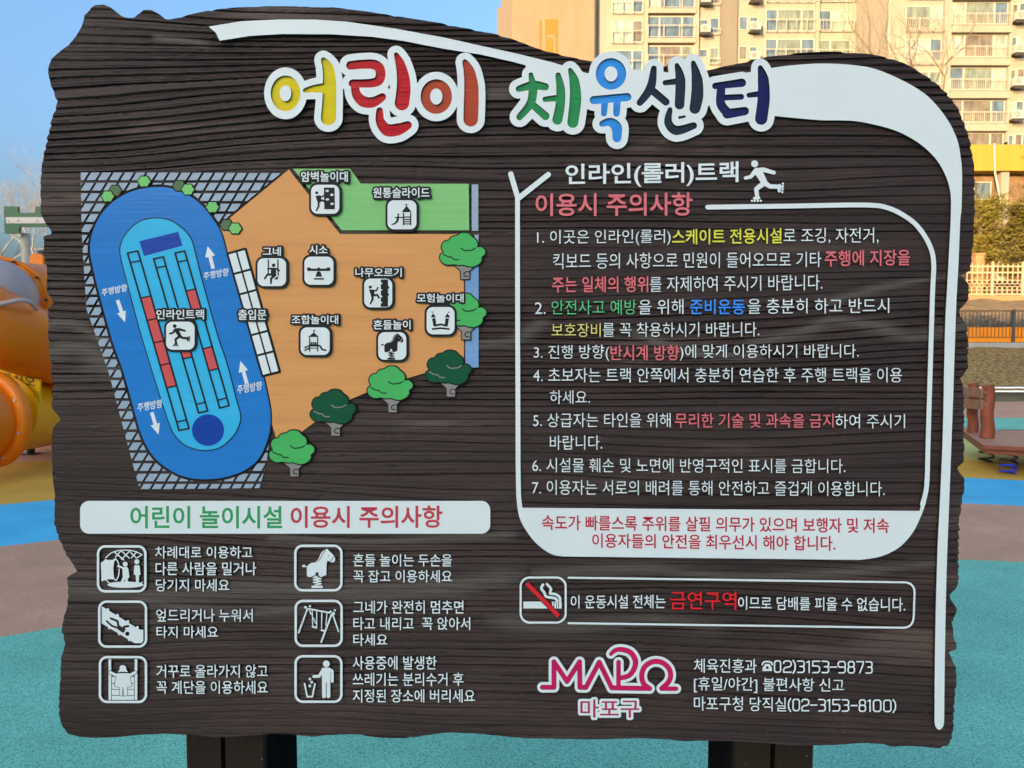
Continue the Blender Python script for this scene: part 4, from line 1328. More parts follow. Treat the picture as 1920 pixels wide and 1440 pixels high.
# ------------------------------------------------------------------ low wall and handrail at the foot of the bank
M['concrete'] = painted('weathered_concrete', (0.34, 0.335, 0.32, 1), 0.9, 0.15, (1, 1, 1), 2.0, 0.004, 30)
M['darkwall'] = painted('grey_green_wall_paint', srgb(108, 110, 92, 0.9), 0.9, 0.2, (1, 1, 1), 1.5)
M['steel'] = painted('brushed_stainless', (0.62, 0.62, 0.62, 1), 0.3, 0.05)
for n_ in ('steel',):
    M[n_].node_tree.nodes['Principled BSDF'].inputs['Metallic'].default_value = 0.85
mb = MB(); mb.box(-45, 45, 20.2, 20.55, -0.1, 0.24)
mb.box(-45, 45, 20.16, 20.2, -0.1, 0.05)
tag(mb.build('retaining_wall', M['darkwall']), 'low grey green retaining wall at the foot of the leafy bank', 'wall')
hr = empty('handrail', (15, 19.9, 0))
tag(hr, 'double stainless steel handrail in front of the leafy bank behind the spring platform', 'handrail')
for z in (0.40, 0.30):
    mb = MB(); mb.tube([(-3.2, 0, z), (12, 0, z)], 0.034, 10); mb.build('rail', M['steel'], hr, smooth=True)
for x in (0.4, 3.0, 6.0, 9.0):
    mb = MB(); mb.tube([(x, 0.03, 0), (x, 0.03, 0.42)], 0.025, 8); mb.build('post', M['steel'], hr, smooth=True)

# ------------------------------------------------------------------ orange panelled railing on top of the bank
M['orange'] = painted('orange_enamel', (0.90, 0.26, 0.012, 1), 0.5, 0.06)
M['iron'] = painted('dark_grey_iron', (0.075, 0.072, 0.07, 1), 0.55, 0.2)
M['rust'] = painted('brown_rail_paint', (0.16, 0.075, 0.035, 1), 0.6, 0.2)
mb = MB(); mb.box(-45, 45, 26.0, 26.35, 1.2, 1.68)
tag(mb.build('kerb_wall', M['concrete']), 'pale concrete kerb along the top of the leafy bank under the orange railing', 'kerb')
fz = empty('railing', (18, 26.15, 1.68))
tag(fz, 'dark iron railing with orange lower panels on a concrete kerb above the bank', 'railing')
PX = [-4.6 + 2.1 * i for i in range(9)]
PX = [-1.9 + 2.05 * i for i in range(-4, 6)]
for x in PX:
    mb = MB(); mb.box(x - 0.05, x + 0.05, -0.05, 0.05, 0, 1.2); mb.build('post', M['iron'], fz)
for xa, xb in zip(PX[:-1], PX[1:]):
    mb = MB(); mb.box(xa + 0.06, xb - 0.06, -0.012, 0.012, 0.02, 0.56); mb.build('panel', M['orange'], fz)
    mb = MB()
    x = xa + 0.16
    while x < xb - 0.1:
        mb.box(x - 0.008, x + 0.008, -0.04, -0.02, 0.20, 1.12); x += 0.135
    mb.box(xa + 0.05, xb - 0.05, -0.045, -0.018, 0.185, 0.205)
    mb.build('bar_panel', M['iron'], fz)
mb = MB(); mb.box(PX[0] - 0.05, PX[-1] + 0.05, -0.045, 0.02, 1.125, 1.17); mb.build('top_rail', M['rust'], fz)

# ------------------------------------------------------------------ cream ornamental fence by the estate
M['cream'] = painted('cream_fence_paint', srgb(250, 214, 170, 0.55), 0.6, 0.06)
M['ochre'] = painted('ochre_kerb', (0.34, 0.17, 0.085, 1), 0.85, 0.15)
mb = MB(); mb.box(-12, 60, 35.6, 35.95, 3.2, 4.05)
tag(mb.build('kerb_wall', M['ochre']), 'ochre brown kerb under the cream ornamental fence', 'kerb')
cf = empty('fence', (23, 35.75, 4.05))
tag(cf, 'cream metal ornamental fence with curled bars in front of the pine trees', 'fence')
X0, X1 = -4.0, 8.0
for nm, z0, z1 in (('rail', 1.40, 1.46), ('rail', 1.10, 1.16), ('rail', 0.04, 0.09)):
    mb = MB(); mb.box(X0, X1, -0.02, 0.02, z0, z1); mb.build(nm, M['cream'], cf)
for i in range(9):
    x = X0 + 0.2 + 1.5 * i
    mb = MB(); mb.box(x - 0.04, x + 0.04, -0.04, 0.04, 0, 1.66); mb.build('post', M['cream'], cf)
    mb = MB()
    for k_ in range(1, 6):
        xx = x + 1.5 * k_ / 6
        mb.box(xx - 0.016, xx + 0.016, -0.012, 0.012, 0.6, 1.56)
        mb.box(xx - 0.016, xx + 0.016, -0.012, 0.012, 0.09, 0.28)
    for k_ in range(6):
        xx = x + 1.5 * (k_ + .5) / 6
        for zc in (0.36, 0.66):
            pts = [(xx + 0.13 * math.cos(a), 0, zc + 0.10 * math.sin(a)) for a in np.linspace(0, 2 * math.pi, 13)]
            mb.tube(pts, 0.018, 5, 0, False)
    mb.build('ornament_panel', M['cream'], cf)
M['brick'] = painted('orange_brown_stone', (0.33, 0.165, 0.08, 1), 0.9, 0.35, (1, 1, 1), 3.0, 0.03, 10)
mb = MB(); mb.box(23.9, 24.35, 37.4, 37.8, 3.9, 6.25); mb.box(23.86, 24.39, 37.36, 37.84, 6.25, 6.35)
tag(mb.build('gate_pillar', M['brick']), 'orange brown pillar behind the cream ornamental fence', 'pillar')
# ------------------------------------------------------------------ apartment block
def wall_mat(name, c):
    m, nt, b = node_mat(name, 0.85, 0.2)
    n = noise(nt, coords(nt, (0.5, 0.5, 0.12)), 2.0, 5)
    nt.links.new(ramp(nt, n, [(0.3, sc(c, 0.90)), (0.7, sc(c, 1.06))]), b.inputs['Base Color'])
    return m
M['wall'] = wall_mat('apartment_cream_paint', (0.27, 0.25, 0.205, 1))
M['gable'] = wall_mat('apartment_peach_paint', (0.25, 0.172, 0.115, 1))
M['greywall'] = wall_mat('apartment_taupe_paint', (0.165, 0.145, 0.125, 1))
M['gold'] = wall_mat('gold_emblem_paint', (0.25, 0.13, 0.032, 1))
M['yellow'] = wall_mat('yellow_band_paint', (0.30, 0.205, 0.04, 1))
M['stone'] = painted('brown_stone_cladding', (0.17, 0.105, 0.06, 1), 0.9, 0.45, (1, 1, 1), 2.2, 0.03, 6)
M['frame'] = painted('white_window_frame', (0.38, 0.365, 0.33, 1), 0.5, 0.04)
M['rail'] = painted('balcony_rail_paint', (0.36, 0.32, 0.27, 1), 0.5, 0.06)
def glass(name, c, r=0.12):
    m, nt, b = node_mat(name, r, 0.6)
    n = noise(nt, coords(nt, (1.6, 1, 0.5)), 1.5, 3)
    nt.links.new(ramp(nt, n, [(0.35, sc(c, 0.7)), (0.65, sc(c, 1.4))]), b.inputs['Base Color'])
    return m
GL = [glass('window_glass_blue', (0.075, 0.115, 0.15, 1)), glass('window_glass_green', (0.13, 0.16, 0.13, 1)), glass('window_glass_taupe', (0.13, 0.11, 0.085, 1)),
      glass('curtained_glass', (0.26, 0.29, 0.25, 1), 0.2)]

apt = empty('apartment_building', (24, 66, 7))
tag(apt, 'tall cream apartment block in warm sun behind the sign, with balconies and a blank gable', 'building')
def loc(mb):      # world coordinates -> under the building's empty
    mb.v = [(x - 24, y - 66, z - 7) for x, y, z in mb.v]
    return mb
def px2(x, Y, y=60):
    return float(at(x, y, Y)[0])
def pz(y, Y):
    return float(at(960, y, Y)[2])
YA, YB, YG = 68.0, 62.0, 67.2
TOP = 46.0
def wbox(name, m, *b):
    mb = MB(); mb.box(*b); return loc(mb).build(name, m, apt)
wbox('wall', M['wall'], px2(1117.5, YA), px2(1668, YA), YA, YA + 12, 6.0, TOP)
wbox('wall', M['wall'], px2(1666.5, YB), px2(1990, YB), YB, YB + 18, pz(268, YB), TOP)
wbox('gable_wall', M['gable'], px2(960.5, YG), px2(1114.5, YG), YG, YG + 13, 6.0, TOP)
wbox('side_wall', M['greywall'], px2(940, 71), px2(962, 71), 71.0, 80, 6.0, TOP)
wbox('side_wall', M['greywall'], px2(932, 72), px2(940, 71), 72.0, 79, 6.0, pz(14, 72))
wbox('pilaster', M['greywall'], px2(1350, YA), px2(1381, YA), YA - 0.25, YA, 6.0, TOP)
wbox('drainpipe', M['iron'], px2(1114.8, YG), px2(1117.3, YG), YG + 0.1, YG + 0.3, 6.0, TOP)
wbox('downpipe', M['frame'], px2(1664.5, YB), px2(1667.5, YB), YB - 0.12, YB - 0.002, pz(268, YB), TOP)
for xa, xb in ((1061, 1073), (1073, 1073)):
    pass
for xa, xb in ((1206, 1214), (1301.5, 1309), (1527, 1534)):
    wbox('pier', M['wall'], px2(xa, YA), px2(xb, YA), YA - 0.3, YA, 6.0, TOP)
for xa, xb in ((1767, 1780), (1889, 1893)):
    wbox('pier', M['wall'], px2(xa, YB), px2(xb, YB), YB - 0.3, YB, pz(268, YB), TOP)
# gold emblem on the gable: bar, block and arch
e0 = YG - 0.004
mb = MB()
mb.box(px2(1011, YG), px2(1015.5, YG), YG - 0.03, YG, pz(130, YG), pz(38, YG))
def prism(mb, px_pts, Y, d, mi=0):
    p = [at(x, y, Y) for x, y in px_pts]
    n = len(p)
    mb.add([(q[0], Y - d, q[2]) for q in p] + [(q[0], Y, q[2]) for q in p], [tuple(range(n))] + [(i, n + i, n + (i + 1) % n, (i + 1) % n) for i in range(n)], mi)
arch = [(1022.5,130),(1022.5,36),(1046,36),(1046,130),(1041.5,130),(1041.5,72),(1039,66),(1033,64),(1027,66),(1026,70),(1033,70),(1036,74),(1037,80),(1037,130)]
prism(mb, arch, YG, 0.03)
loc(mb).build('emblem', M['gold'], apt)

def window(x0, x1, y0, y1, Y, splits, gl, name='window'):
    a, b, t, s = px2(x0, Y), px2(x1, Y), pz(y0, Y), pz(y1, Y)
    fw = 0.07
    mb = MB()
    mb.box(a, b, Y - 0.06, Y + 0.0, t - fw, t); mb.box(a, b, Y - 0.06, Y + 0.0, s, s + fw)
    mb.box(a, a + fw, Y - 0.06, Y, s + fw, t - fw); mb.box(b - fw, b, Y - 0.06, Y, s + fw, t - fw)
    ed = [a + fw] + [a + (b - a) * q for q in splits] + [b - fw]
    for q in ed[1:-1]:
        mb.box(q - 0.06, q + 0.06, Y - 0.062, Y, s + fw, t - fw)
    o = loc(mb).build(name, M['frame'], apt)
    for i in range(len(ed) - 1):
        mb = MB()
        l, r = ed[i] + (0.06 if i else 0), ed[i + 1] - (0.06 if i < len(ed) - 2 else 0)
        mb.box(l, r, Y - 0.02, Y, s + fw, t - fw)
        loc(mb).build('pane', GL[gl[i]], o)
    return o
def railing(x0, x1, ytop, ybot, Y, bars, sub):
    a, b, t, s = px2(x0, Y), px2(x1, Y), pz(ytop, Y), pz(ybot, Y)
    mb = MB()
    mb.box(a, b, Y - 0.40, Y - 0.34, t - 0.06, t)
    mb.box(a, b, Y - 0.40, Y - 0.34, s, s + 0.05)
    for i in range(sub + 1):
        x = a + (b - a) * i / sub
        mb.box(x - 0.03, x + 0.03, Y - 0.405, Y - 0.335, s, t + 0.04)
    n = int((b - a) / bars)
    for i in range(1, n):
        x = a + (b - a) * i / n
        mb.box(x - 0.013, x + 0.013, Y - 0.385, Y - 0.355, s + 0.05, t - 0.06)
    return loc(mb).build('balcony_rail', M['rail'], apt)
def slab(x0, x1, y, Y, d=0.45, h=0.18):
    wbox('balcony_slab', M['wall'], px2(x0, Y), px2(x1, Y), Y - d, Y, pz(y, Y) - h, pz(y, Y))

def aircon(x0, x1, y0, y1, Y, where):
    cx = (px2(x0, Y) + px2(x1, Y)) / 2
    zb, zt = pz(y1, Y), pz(y0, Y)
    w, h = px2(x1, Y) - px2(x0, Y), zt - zb
    e = empty('air_conditioner', (cx, Y - 0.62, zb))
    tag(e, 'beige air conditioner on the apartment wall, ' + where, 'air conditioner', 'air conditioner units on the apartment block')
    mb = MB(); mb.box(-w / 2, w / 2, -0.18, 0.18, 0, h); mb.build('casing', M['frame'], e)
    mb = MB()
    r = min(h, w) * 0.36
    pts = [(-w * 0.14 + r * math.cos(a), -0.185, h * 0.5 + r * math.sin(a)) for a in np.linspace(0, 2 * math.pi, 21)[:-1]]
    mb.add([(q[0], -0.185, q[2]) for q in pts] + [(q[0], -0.15, q[2]) for q in pts], [tuple(range(20))] + [(i, 20 + i, 20 + (i + 1) % 20, (i + 1) % 20) for i in range(20)])
    for rr in (0.62, 0.34):
        mb.tube([(-w * 0.14 + r * rr * math.cos(a), -0.19, h * 0.5 + r * rr * math.sin(a)) for a in np.linspace(0, 2 * math.pi, 17)], 0.018, 5, 1, False)
    mb.build('fan_grille', [M['greywall'], M['frame']], e)
    mb = MB()
    mb.box(-w / 2 - 0.06, w / 2 + 0.06, -0.25, 0.6, -0.10, -0.04)
    n = 7
    for i in range(n):
        x = -w / 2 + w * i / (n - 1)
        mb.box(x - 0.02, x + 0.02, -0.24, -0.20, -0.32, -0.10)
    mb.build('bracket', M['iron'], e)

rr_ = random.Random(5)
ORD = ['first', 'second', 'third', 'fourth', 'fifth', 'sixth']
for k_ in range(-2, 2):      # left block, storey pitch 55.5 px
    y = 39 + 55.5 * k_
    ms = lambda n: [rr_.choice((0, 0, 1, 2, 3)) for _ in range(n)]
    window(1147, 1205, y, y + 42, YA, [0.67], ms(2)); railing(1146, 1205, y + 21, y + 43, YA, 9, 3)
    window(1214.5, 1301.5, y - 8, y + 38, YA, [0.25, 0.73], ms(3)); railing(1214, 1302, y + 11, y + 34, YA, 9, 3); slab(1213, 1303, y + 36, YA, 0.42, 0.4)
    window(1311, 1327, y - 2, y + 14, YA, [], ms(1)); window(1330, 1348, y - 5, y + 26, YA, [], ms(1)); railing(1329, 1349, y + 17, y + 27, YA, 0.25, 1)
    window(1385, 1401, y - 8, y + 18, YA, [], ms(1)); window(1405, 1420, y - 7, y + 8, YA, [], ms(1))
    window(1435, 1527, y - 21, y + 21, YA, [0.24, 0.73], ms(3)); railing(1434, 1529, y, y + 22, YA, 9, 5)
    window(1534.5, 1595, y - 19, y + 21, YA, [0.37], ms(2)); railing(1534, 1598, y + 1, y + 21, YA, 0.3, 3)
    if k_ in (-1, 0, 1):
        if k_ < 1:
            aircon(1311, 1328, y + 13.5, y + 27, YA, '%s from top left of the taupe pilaster' % ORD[k_ + 1])
        aircon(1403, 1421, y + 8, y + 22.5, YA, '%s from top right of the taupe pilaster' % ORD[k_ + 1])
for k_ in range(-1, 5):      # right block, storey pitch 61.3 px
    y = 4 + 61.3 * k_
    ms = lambda n: [rr_.choice((0, 1, 2, 3)) for _ in range(n)]
    window(1697, 1766, y + 8, y + 50, YB, [0.68], ms(2))
    window(1782, 1888, y, y + 42, YB, [0.25, 0.76], ms(3))
    window(1896, 1907, y + 4, y + 24, YB, [], ms(1)); window(1909, 1938, y + 2, y + 40, YB, [0.5], ms(2))
    if k_ < 4:
        railing(1695, 1768, y + 33, y + 57, YB, 0.16, 3); railing(1780, 1890, y + 24, y + 46, YB, 0.16, 5)
        slab(1780, 1890, y + 48, YB, 0.45, 0.55)
    if -1 < k_ < 4:
        aircon(1894, 1914, y + 24, y + 39, YB, '%s from top in the far right column' % ORD[k_])
# base storey: yellow band, stone wall, window, column and hanging conduit
wbox('yellow_band', M['yellow'], px2(1780, 60, 290), px2(1995, 60, 290), 60.0, YB + 2, pz(320, 60), pz(271, 60))
wbox('stone_wall', M['stone'], px2(1700, 61, 360), px2(1995, 61, 360), 61.2, YB + 3, 6.0, pz(320, 60))
wbox('column', M['wall'], px2(1881, 60, 360), px2(1896, 60, 360), 60.3, 60.9, 6.0, pz(320, 60))
window(1822, 1868, 341, 375, 61.15, [0.28], [2, 0], 'window')
mb = MB(); mb.tube([at(x, y, 59.85) for x, y in ((1864.7,269),(1865,306),(1866,325),(1868.5,338),(1873,362),(1879,392))], 0.07, 6)
loc(mb).build('conduit', M['frame'], apt)

# ------------------------------------------------------------------ trees
M['bark2'] = painted('grey_brown_bark', (0.16, 0.12, 0.085, 1), 0.9, 0.25, (1, 1, 1), 3.0)
M['barkpale'] = painted('pale_hazy_bark', (0.26, 0.235, 0.21, 1), 0.9, 0.2, (1, 1, 1), 3.0)
def bare_tree(name, base, height, spread, m, seed, label, group=None, lean=(0, 0), depth=6, r0=0.09, fork=None):
    rg = random.Random(seed)
    root = empty(name, base)
    tag(root, label, 'tree', group)
    tr_, cr_ = MB(), MB()
    def grow(p, d, L, r, lev):
        n = 3
        pts, rad = [p], [r]
        q = p.copy()
        dd = d.copy()
        for i in range(n):
            dd = (dd + Vector((rg.gauss(0, .09), rg.gauss(0, .09), rg.gauss(0.02, .05)))).normalized()
            q = q + dd * L / n
            pts.append(q.copy()); rad.append(r * (1 - 0.4 * (i + 1) / n))
        (tr_ if lev == 0 else cr_).tube(pts, rad, 6 if lev < 2 else 4, 0, False)
        if lev >= depth:
            return
        for k_ in range(rg.choice((2, 3, 3)) + (1 if lev == 0 else 0)):
            ax = dd.orthogonal().normalized()
            from mathutils import Quaternion
            v = dd.copy(); v.rotate(Quaternion(ax, rg.uniform(0.3, 0.75) * spread)); v.rotate(Quaternion(dd, rg.uniform(0, 6.283)))
            v = (v + Vector((0, 0, 0.12))).normalized()
            s_ = rg.uniform(0.45, 1.0)
            o = pts[-1] if k_ < 2 else pts[-2]
            grow(o, v, L * rg.uniform(0.58, 0.82), r * 0.58, lev + 1)
    grow(Vector((0, 0, 0)), Vector((lean[0], lean[1], 1)).normalized(), height * 0.34, r0, 0)
    tr_.build('trunk', m, root, smooth=True)
    cr_.build('crown', m, root, smooth=True)
    return root
p = at(1745, 520, 33)
bare_tree('bare_tree', (p[0], 33, 3.3), 13.5, 1.0, M['bark2'], 11, 'bare winter tree with thin brown twigs in front of the right apartment block', depth=6, r0=0.15)
for i, (x, Y, h, s_) in enumerate(((-10, 48, 8.2, 3), (45, 44, 7.5, 8), (88, 52, 8.6, 21), (150, 46, 8, 23))):
    p = at(x, 600, Y)
    bare_tree('bare_tree', (p[0], Y, 4.8), h, 1.1, M['barkpale'], s_, ['pale bare tree at the left edge behind the slide', 'pale bare tree left of the tower post, behind the slide', 'pale bare tree right of the tower post, behind the slide',
              'pale bare tree half hidden behind the left edge of the board'][i], 'bare trees behind the slide', depth=7, r0=0.07)

def pine_mat(name, c):
    m, nt, b = node_mat(name, 0.7, 0.25)
    nt.links.new(ramp(nt, noise(nt, coords(nt), 1.2, 3), [(0.3, sc(c, 0.6)), (0.7, sc(c, 1.5))]), b.inputs['Base Color'])
    return m
M['pine'] = pine_mat('pine_needles', (0.17, 0.14, 0.028, 1))
M['pine2'] = pine_mat('olive_pine_needles', (0.12, 0.10, 0.022, 1))
M['pinebark'] = painted('pine_bark', (0.14, 0.075, 0.04, 1), 0.9, 0.3, (1, 1, 1), 4.0)
def pine(base, height, rad, seed, label, m, clumps=46):
    rg = random.Random(seed)
    root = empty('pine_tree', base)
    tag(root, label, 'tree', 'pine trees in front of the apartment block')
    t, c = MB(), MB()
    trunk = [Vector((0.15 * math.sin(z * 0.9), 0.1 * math.cos(z), z)) for z in np.linspace(0, height * 0.95, 9)]
    t.tube(trunk, list(np.linspace(0.17, 0.03, 9)), 8)
    for k_ in range(clumps):
        h = rg.uniform(0.18, 1.0)
        rmax = rad * (1.05 - h * 0.75) * rg.uniform(0.55, 1.0)
        a = rg.uniform(0, 6.283)
        z0 = height * (h - 0.06)
        o = Vector((rmax * math.cos(a), rmax * math.sin(a), height * h + 0.1 * rmax))
        st = Vector((0, 0, z0))
        t.tube([st, (st + o) / 2 + Vector((0, 0, 0.12)), o], [0.045, 0.03, 0.012], 4, 0, False)
        for j in range(70):
            u = rg.random() ** 0.6
            q = st + (o - st) * (0.35 + 0.65 * u) + Vector((rg.gauss(0, .26), rg.gauss(0, .26), rg.gauss(0.05, .12)))
            d = Vector((rg.gauss(0, 1), rg.gauss(0, 1), rg.gauss(0.5, 0.8))).normalized()
            s_ = d.orthogonal().normalized(); w = rg.uniform(0.018, 0.035); L = rg.uniform(0.16, 0.32)
            for e in range(3):
                d2 = (d + Vector((rg.gauss(0, .45), rg.gauss(0, .45), rg.gauss(0, .45)))).normalized()
                s2 = d2.orthogonal().normalized() * w
                c.add([q - s2, q + s2, q + d2 * L], [(0, 1, 2)])
    t.build('trunk', M['pinebark'], root, smooth=True)
    c.build('crown', m, root)
p = at(1850, 500, 41); pine((p[0], 41, 4.9), 5.0, 1.9, 1, 'bushy olive pine tree behind the cream fence beside the right edge of the board', M['pine'], 60)
p = at(1918, 500, 39); pine((p[0], 39, 4.5), 4.6, 1.7, 2, 'lower dark olive pine tree at the right edge behind the cream fence', M['pine2'], 55)
p = at(1950, 500, 45); pine((p[0], 45, 5.3), 10.0, 2.0, 4, 'tall pine tree whose branch reaches in front of the yellow band', M['pine2'], 60)
p = at(1800, 500, 43); pine((p[0], 43, 5.1), 5.8, 2.0, 6, 'pine tree mostly hidden behind the right edge of the board', M['pine'], 50)
# low dry shrubs between the two fences
M['scrub'] = pine_mat('dry_scrub_leaves', (0.11, 0.09, 0.055, 1))
def scrub():
    rg = random.Random(9)
    c = MB()
    for k_ in range(5200):
        x, y = rg.uniform(12, 30), rg.uniform(27.0, 29.6)
        z = 1.52 + (y - 26.3) / 1.7 * 0.38 if y < 28 else 1.9 + (y - 28) / 3 * 0.85
        q = Vector((x, y, z + rg.uniform(0, 0.75) * (0.6 + 0.4 * math.sin(x * 2.1))))
        d = Vector((rg.gauss(0, 1), rg.gauss(0, 1), rg.gauss(0.6, 0.8))).normalized()
        s2 = d.orthogonal().normalized() * 0.035
        c.add([q - s2, q + s2, q + d * 0.22], [(0, 1, 2)])
    tag(c.build('dry_scrub', M['scrub']), 'dry brown scrub growing behind the dark iron railing', 'shrubs', kind='stuff')
scrub()

# ------------------------------------------------------------------ spring platform on the right
M['deck'] = painted('red_brown_timber', (0.25, 0.055, 0.022, 1), 0.55, 0.25, (3, 3, 3), 3.0, 0.003, 20)
M['decktop'] = painted('worn_deck_timber', (0.42, 0.20, 0.115, 1), 0.55, 0.2, (0.8, 6, 3), 3.0, 0.003, 20)
M['plank'] = painted('faded_plank', (0.30, 0.135, 0.08, 1), 0.6, 0.25, (3, 3, 3), 3.0, 0.003, 20)
M['springblack'] = painted('black_spring_steel', (0.012, 0.012, 0.014, 1), 0.4, 0.1)
M['springblue'] = painted('blue_spring_steel', srgb(30, 60, 190, 0.9), 0.4, 0.1)
dp = empty('spring_platform', (6.6, 9.4, 0))
tag(dp, 'red brown timber spring platform with log posts on coil springs at the right edge', 'play equipment')
def dl(mb):
    mb.v = [(x - 6.6, y - 9.4, z) for x, y, z in mb.v]
    return mb
def deck_poly(z0, z1, pts, m, name, top=None):
    n = len(pts)
    mb = MB()
    mb.add([(x, y, z0) for x, y in pts] + [(x, y, z1) for x, y in pts], [tuple(range(n))[::-1]] + [(i, (i + 1) % n, n + (i + 1) % n, n + i) for i in range(n)], 0)
    mb.add([(x, y, z1) for x, y in pts], [tuple(range(n))], 1)
    return dl(mb).build(name, [m, top or m], dp)
ZD = 0.36
g1, g2, g3, g4, g5 = (ground(x, y, ZD)[:2] for x, y in ((1843,834),(1990,842),(1990,808),(1859,806),(1795,800)))
deck_poly(ZD - 0.05, ZD, [g1, g2, g3, g4, g5], M['deck'], 'deck', M['decktop'])
s_ = 0.985
inn = [np.array((7.2, 9.6)) + (np.array(q_) - (7.2, 9.6)) * 0.97 for q_ in (g1, g2, g3, g4, g5)]
deck_poly(ZD - 0.115, ZD - 0.051, inn, M['deck'], 'frame')
def log(px_, pyb, pyt, r, fl):
    b_ = ground(px_, pyb, ZD)
    zt = 1.55 + (649.2 - pyt) / F * b_[1]
    mb = MB()
    n = 9
    pts = [(b_[0] + 0.012 * math.sin(i * 1.3), b_[1], ZD + (zt - ZD) * i / (n - 1)) for i in range(n)]
    mb.tube(pts, [r * (1 + fl * (1 - i / (n - 1)) ** 2 + 0.02 * math.sin(i * 2.1)) for i in range(n)], 16)
    o = dl(mb).build('log_post', M['deck'], dp, smooth=True, auto=True)
    return b_, zt
b1, z1 = log(1850, 821, 722, 0.073, 0.2)
b2, z2 = log(1823, 811, 718, 0.066, 0.1)
for ya, yb in ((727, 744), (749, 767)):
    mb = MB()
    A, B_ = at(1807, (ya + yb) / 2 - 2, b2[1] - 0.08), at(1843, (ya + yb) / 2 + 1.5, b1[1] - 0.02)
    u = (B_ - A) / np.hypot(*(B_ - A)[:2])
    nrm = np.array((-u[1], u[0], 0)) * 0.02
    h = (yb - ya) / F * b1[1] / 2
    v = []
    for q_ in (A, B_):
        for sgn in (-1, 1):
            for zz in (-h, h):
                v.append((q_[0] + nrm[0] * sgn, q_[1] + nrm[1] * sgn, q_[2] + zz))
    mb.add(v, [(0, 1, 3, 2), (4, 6, 7, 5), (0, 4, 5, 1), (2, 3, 7, 6), (1, 5, 7, 3), (0, 2, 6, 4)])
    mb.tube([B_, B_ + np.array((0.06, 0.0, 0))], 0.035, 10)
    dl(mb).build('plank', M['plank'], dp)
def spring(px_, py, r, turns, blue):
    b_ = ground(px_, py)
    mb = MB()
    n = int(turns * 14)
    pts = [(b_[0] + r * math.cos(i / 14 * 6.283), b_[1] + r * math.sin(i / 14 * 6.283), 0.012 + (ZD - 0.13) * i / n) for i in range(n + 1)]
    k_ = int(n * 0.55) if blue else 0
    if k_:
        mb.tube(pts[:k_ + 1], 0.0125, 7, 1)
    mb.tube(pts[k_:], 0.0125, 7, 0)
    dl(mb).build('spring', [M['springblack'], M['springblue']], dp, smooth=True)
spring(1849, 868, 0.085, 2.5, False)
spring(1890, 890, 0.09, 3.3, True)
spring(1960, 880, 0.09, 3.3, True)

# ------------------------------------------------------------------ tube slide on the left
def plastic(name, c, rough=0.35):
    return painted(name, c, rough, 0.06, (1, 1, 1), 1.5, 0, 60, 0.3)
M['p_orange'] = plastic('orange_slide_plastic', (0.90, 0.205, 0.012, 1))
M['p_grey'] = plastic('grey_slide_plastic', (0.44, 0.36, 0.33, 1), 0.45)
M['p_yellow'] = plastic('yellow_slide_plastic', (0.90, 0.52, 0.015, 1))
M['p_amber'] = plastic('amber_slide_plastic', (0.86, 0.40, 0.012, 1))
M['p_green'] = plastic('green_panel_plastic', (0.003, 0.115, 0.055, 1))
M['p_white'] = plastic('white_stripe_plastic', (0.62, 0.60, 0.56, 1))
M['polegrey'] = painted('grey_galvanised_post', (0.50, 0.43, 0.33, 1), 0.5, 0.1)
M['blacksteel'] = painted('black_bracket_paint', (0.012, 0.012, 0.013, 1), 0.5, 0.1)
so = at(20, 849, 10.2)
sl = empty('tube_slide', (so[0], 10.2, 0))
tag(sl, 'orange and grey plastic tube slide with a green topped tower at the left edge', 'slide')
def ll(mb):
    mb.v = [(x - so[0], y - 10.2, z) for x, y, z in mb.v]
    return mb
def path(pts, n=6):
    return cr([at(*q_) for q_ in pts], n)
mb = MB(); q_ = path([(200,560,10.9),(110,545,10.4),(50,541,9.7),(20,540,9.4)]); mb.tube(q_, 0.345, 28); ll(mb).build('upper_tube', M['p_orange'], sl, smooth=True, auto=True)
# grey elbow and its orange flange
mb = MB()
c_ = at(-20, 560, 8.9)
nth, nph = 28, 16
v = []
for j in range(nph + 1):
    ph = math.pi * j / nph
    for i in range(nth):
        th = 2 * math.pi * i / nth
        v.append((c_[0] + 0.535 * math.sin(ph) * math.cos(th), c_[1] + 0.5 * math.sin(ph) * math.sin(th), c_[2] + 0.50 * math.cos(ph)))
mb.add(v, [(j * nth + i, j * nth + (i + 1) % nth, (j + 1) * nth + (i + 1) % nth, (j + 1) * nth + i) for j in range(nph) for i in range(nth)])
ll(mb).build('elbow', M['p_grey'], sl, smooth=True)
mb = MB()
pts = [(c_[0] + 0.56 * math.cos(a) * 0.985, c_[1] + 0.10 + 0.18 * math.cos(a), c_[2] + 0.51 * math.sin(a)) for a in np.linspace(0, 2 * math.pi, 49)]
mb.tube(pts, 0.030, 8, 0, False); ll(mb).build('flange', M['p_orange'], sl, smooth=True)
mb = MB(); q_ = path([(-130,556,8.2),(-40,597,8.5),(10,621,8.75),(50,637,9.1),(100,655,9.6),(190,690,10.6)]); mb.tube(q_, 0.45, 32); ll(mb).build('lower_tube', M['p_orange'], sl, smooth=True, auto=True)
mb = MB()
lc = at(-22, 600, 8.55)
pts = [at(x, y, Y) for x, y, Y in ((-60,584,8.2),(-20,575,8.25),(15,567,8.32),(40,563,8.4),(58,568,8.5),(68,580,8.7))]
mb.tube(cr(pts, 5), 0.028, 8); ll(mb).build('collar', M['p_grey'], sl, smooth=True)
mb = MB()
fl_ = [(c_[0] + 0.56 * math.cos(a) * 0.985, c_[1] + 0.06 + 0.18 * math.cos(a), c_[2] + 0.51 * math.sin(a)) for a in np.linspace(0, 2 * math.pi, 12)]
for q_ in fl_[:-1]:
    mb.tube([q_, (q_[0], q_[1] - 0.035, q_[2])], 0.016, 8)
ll(mb).build('flange_bolts', M['blacksteel'], sl)
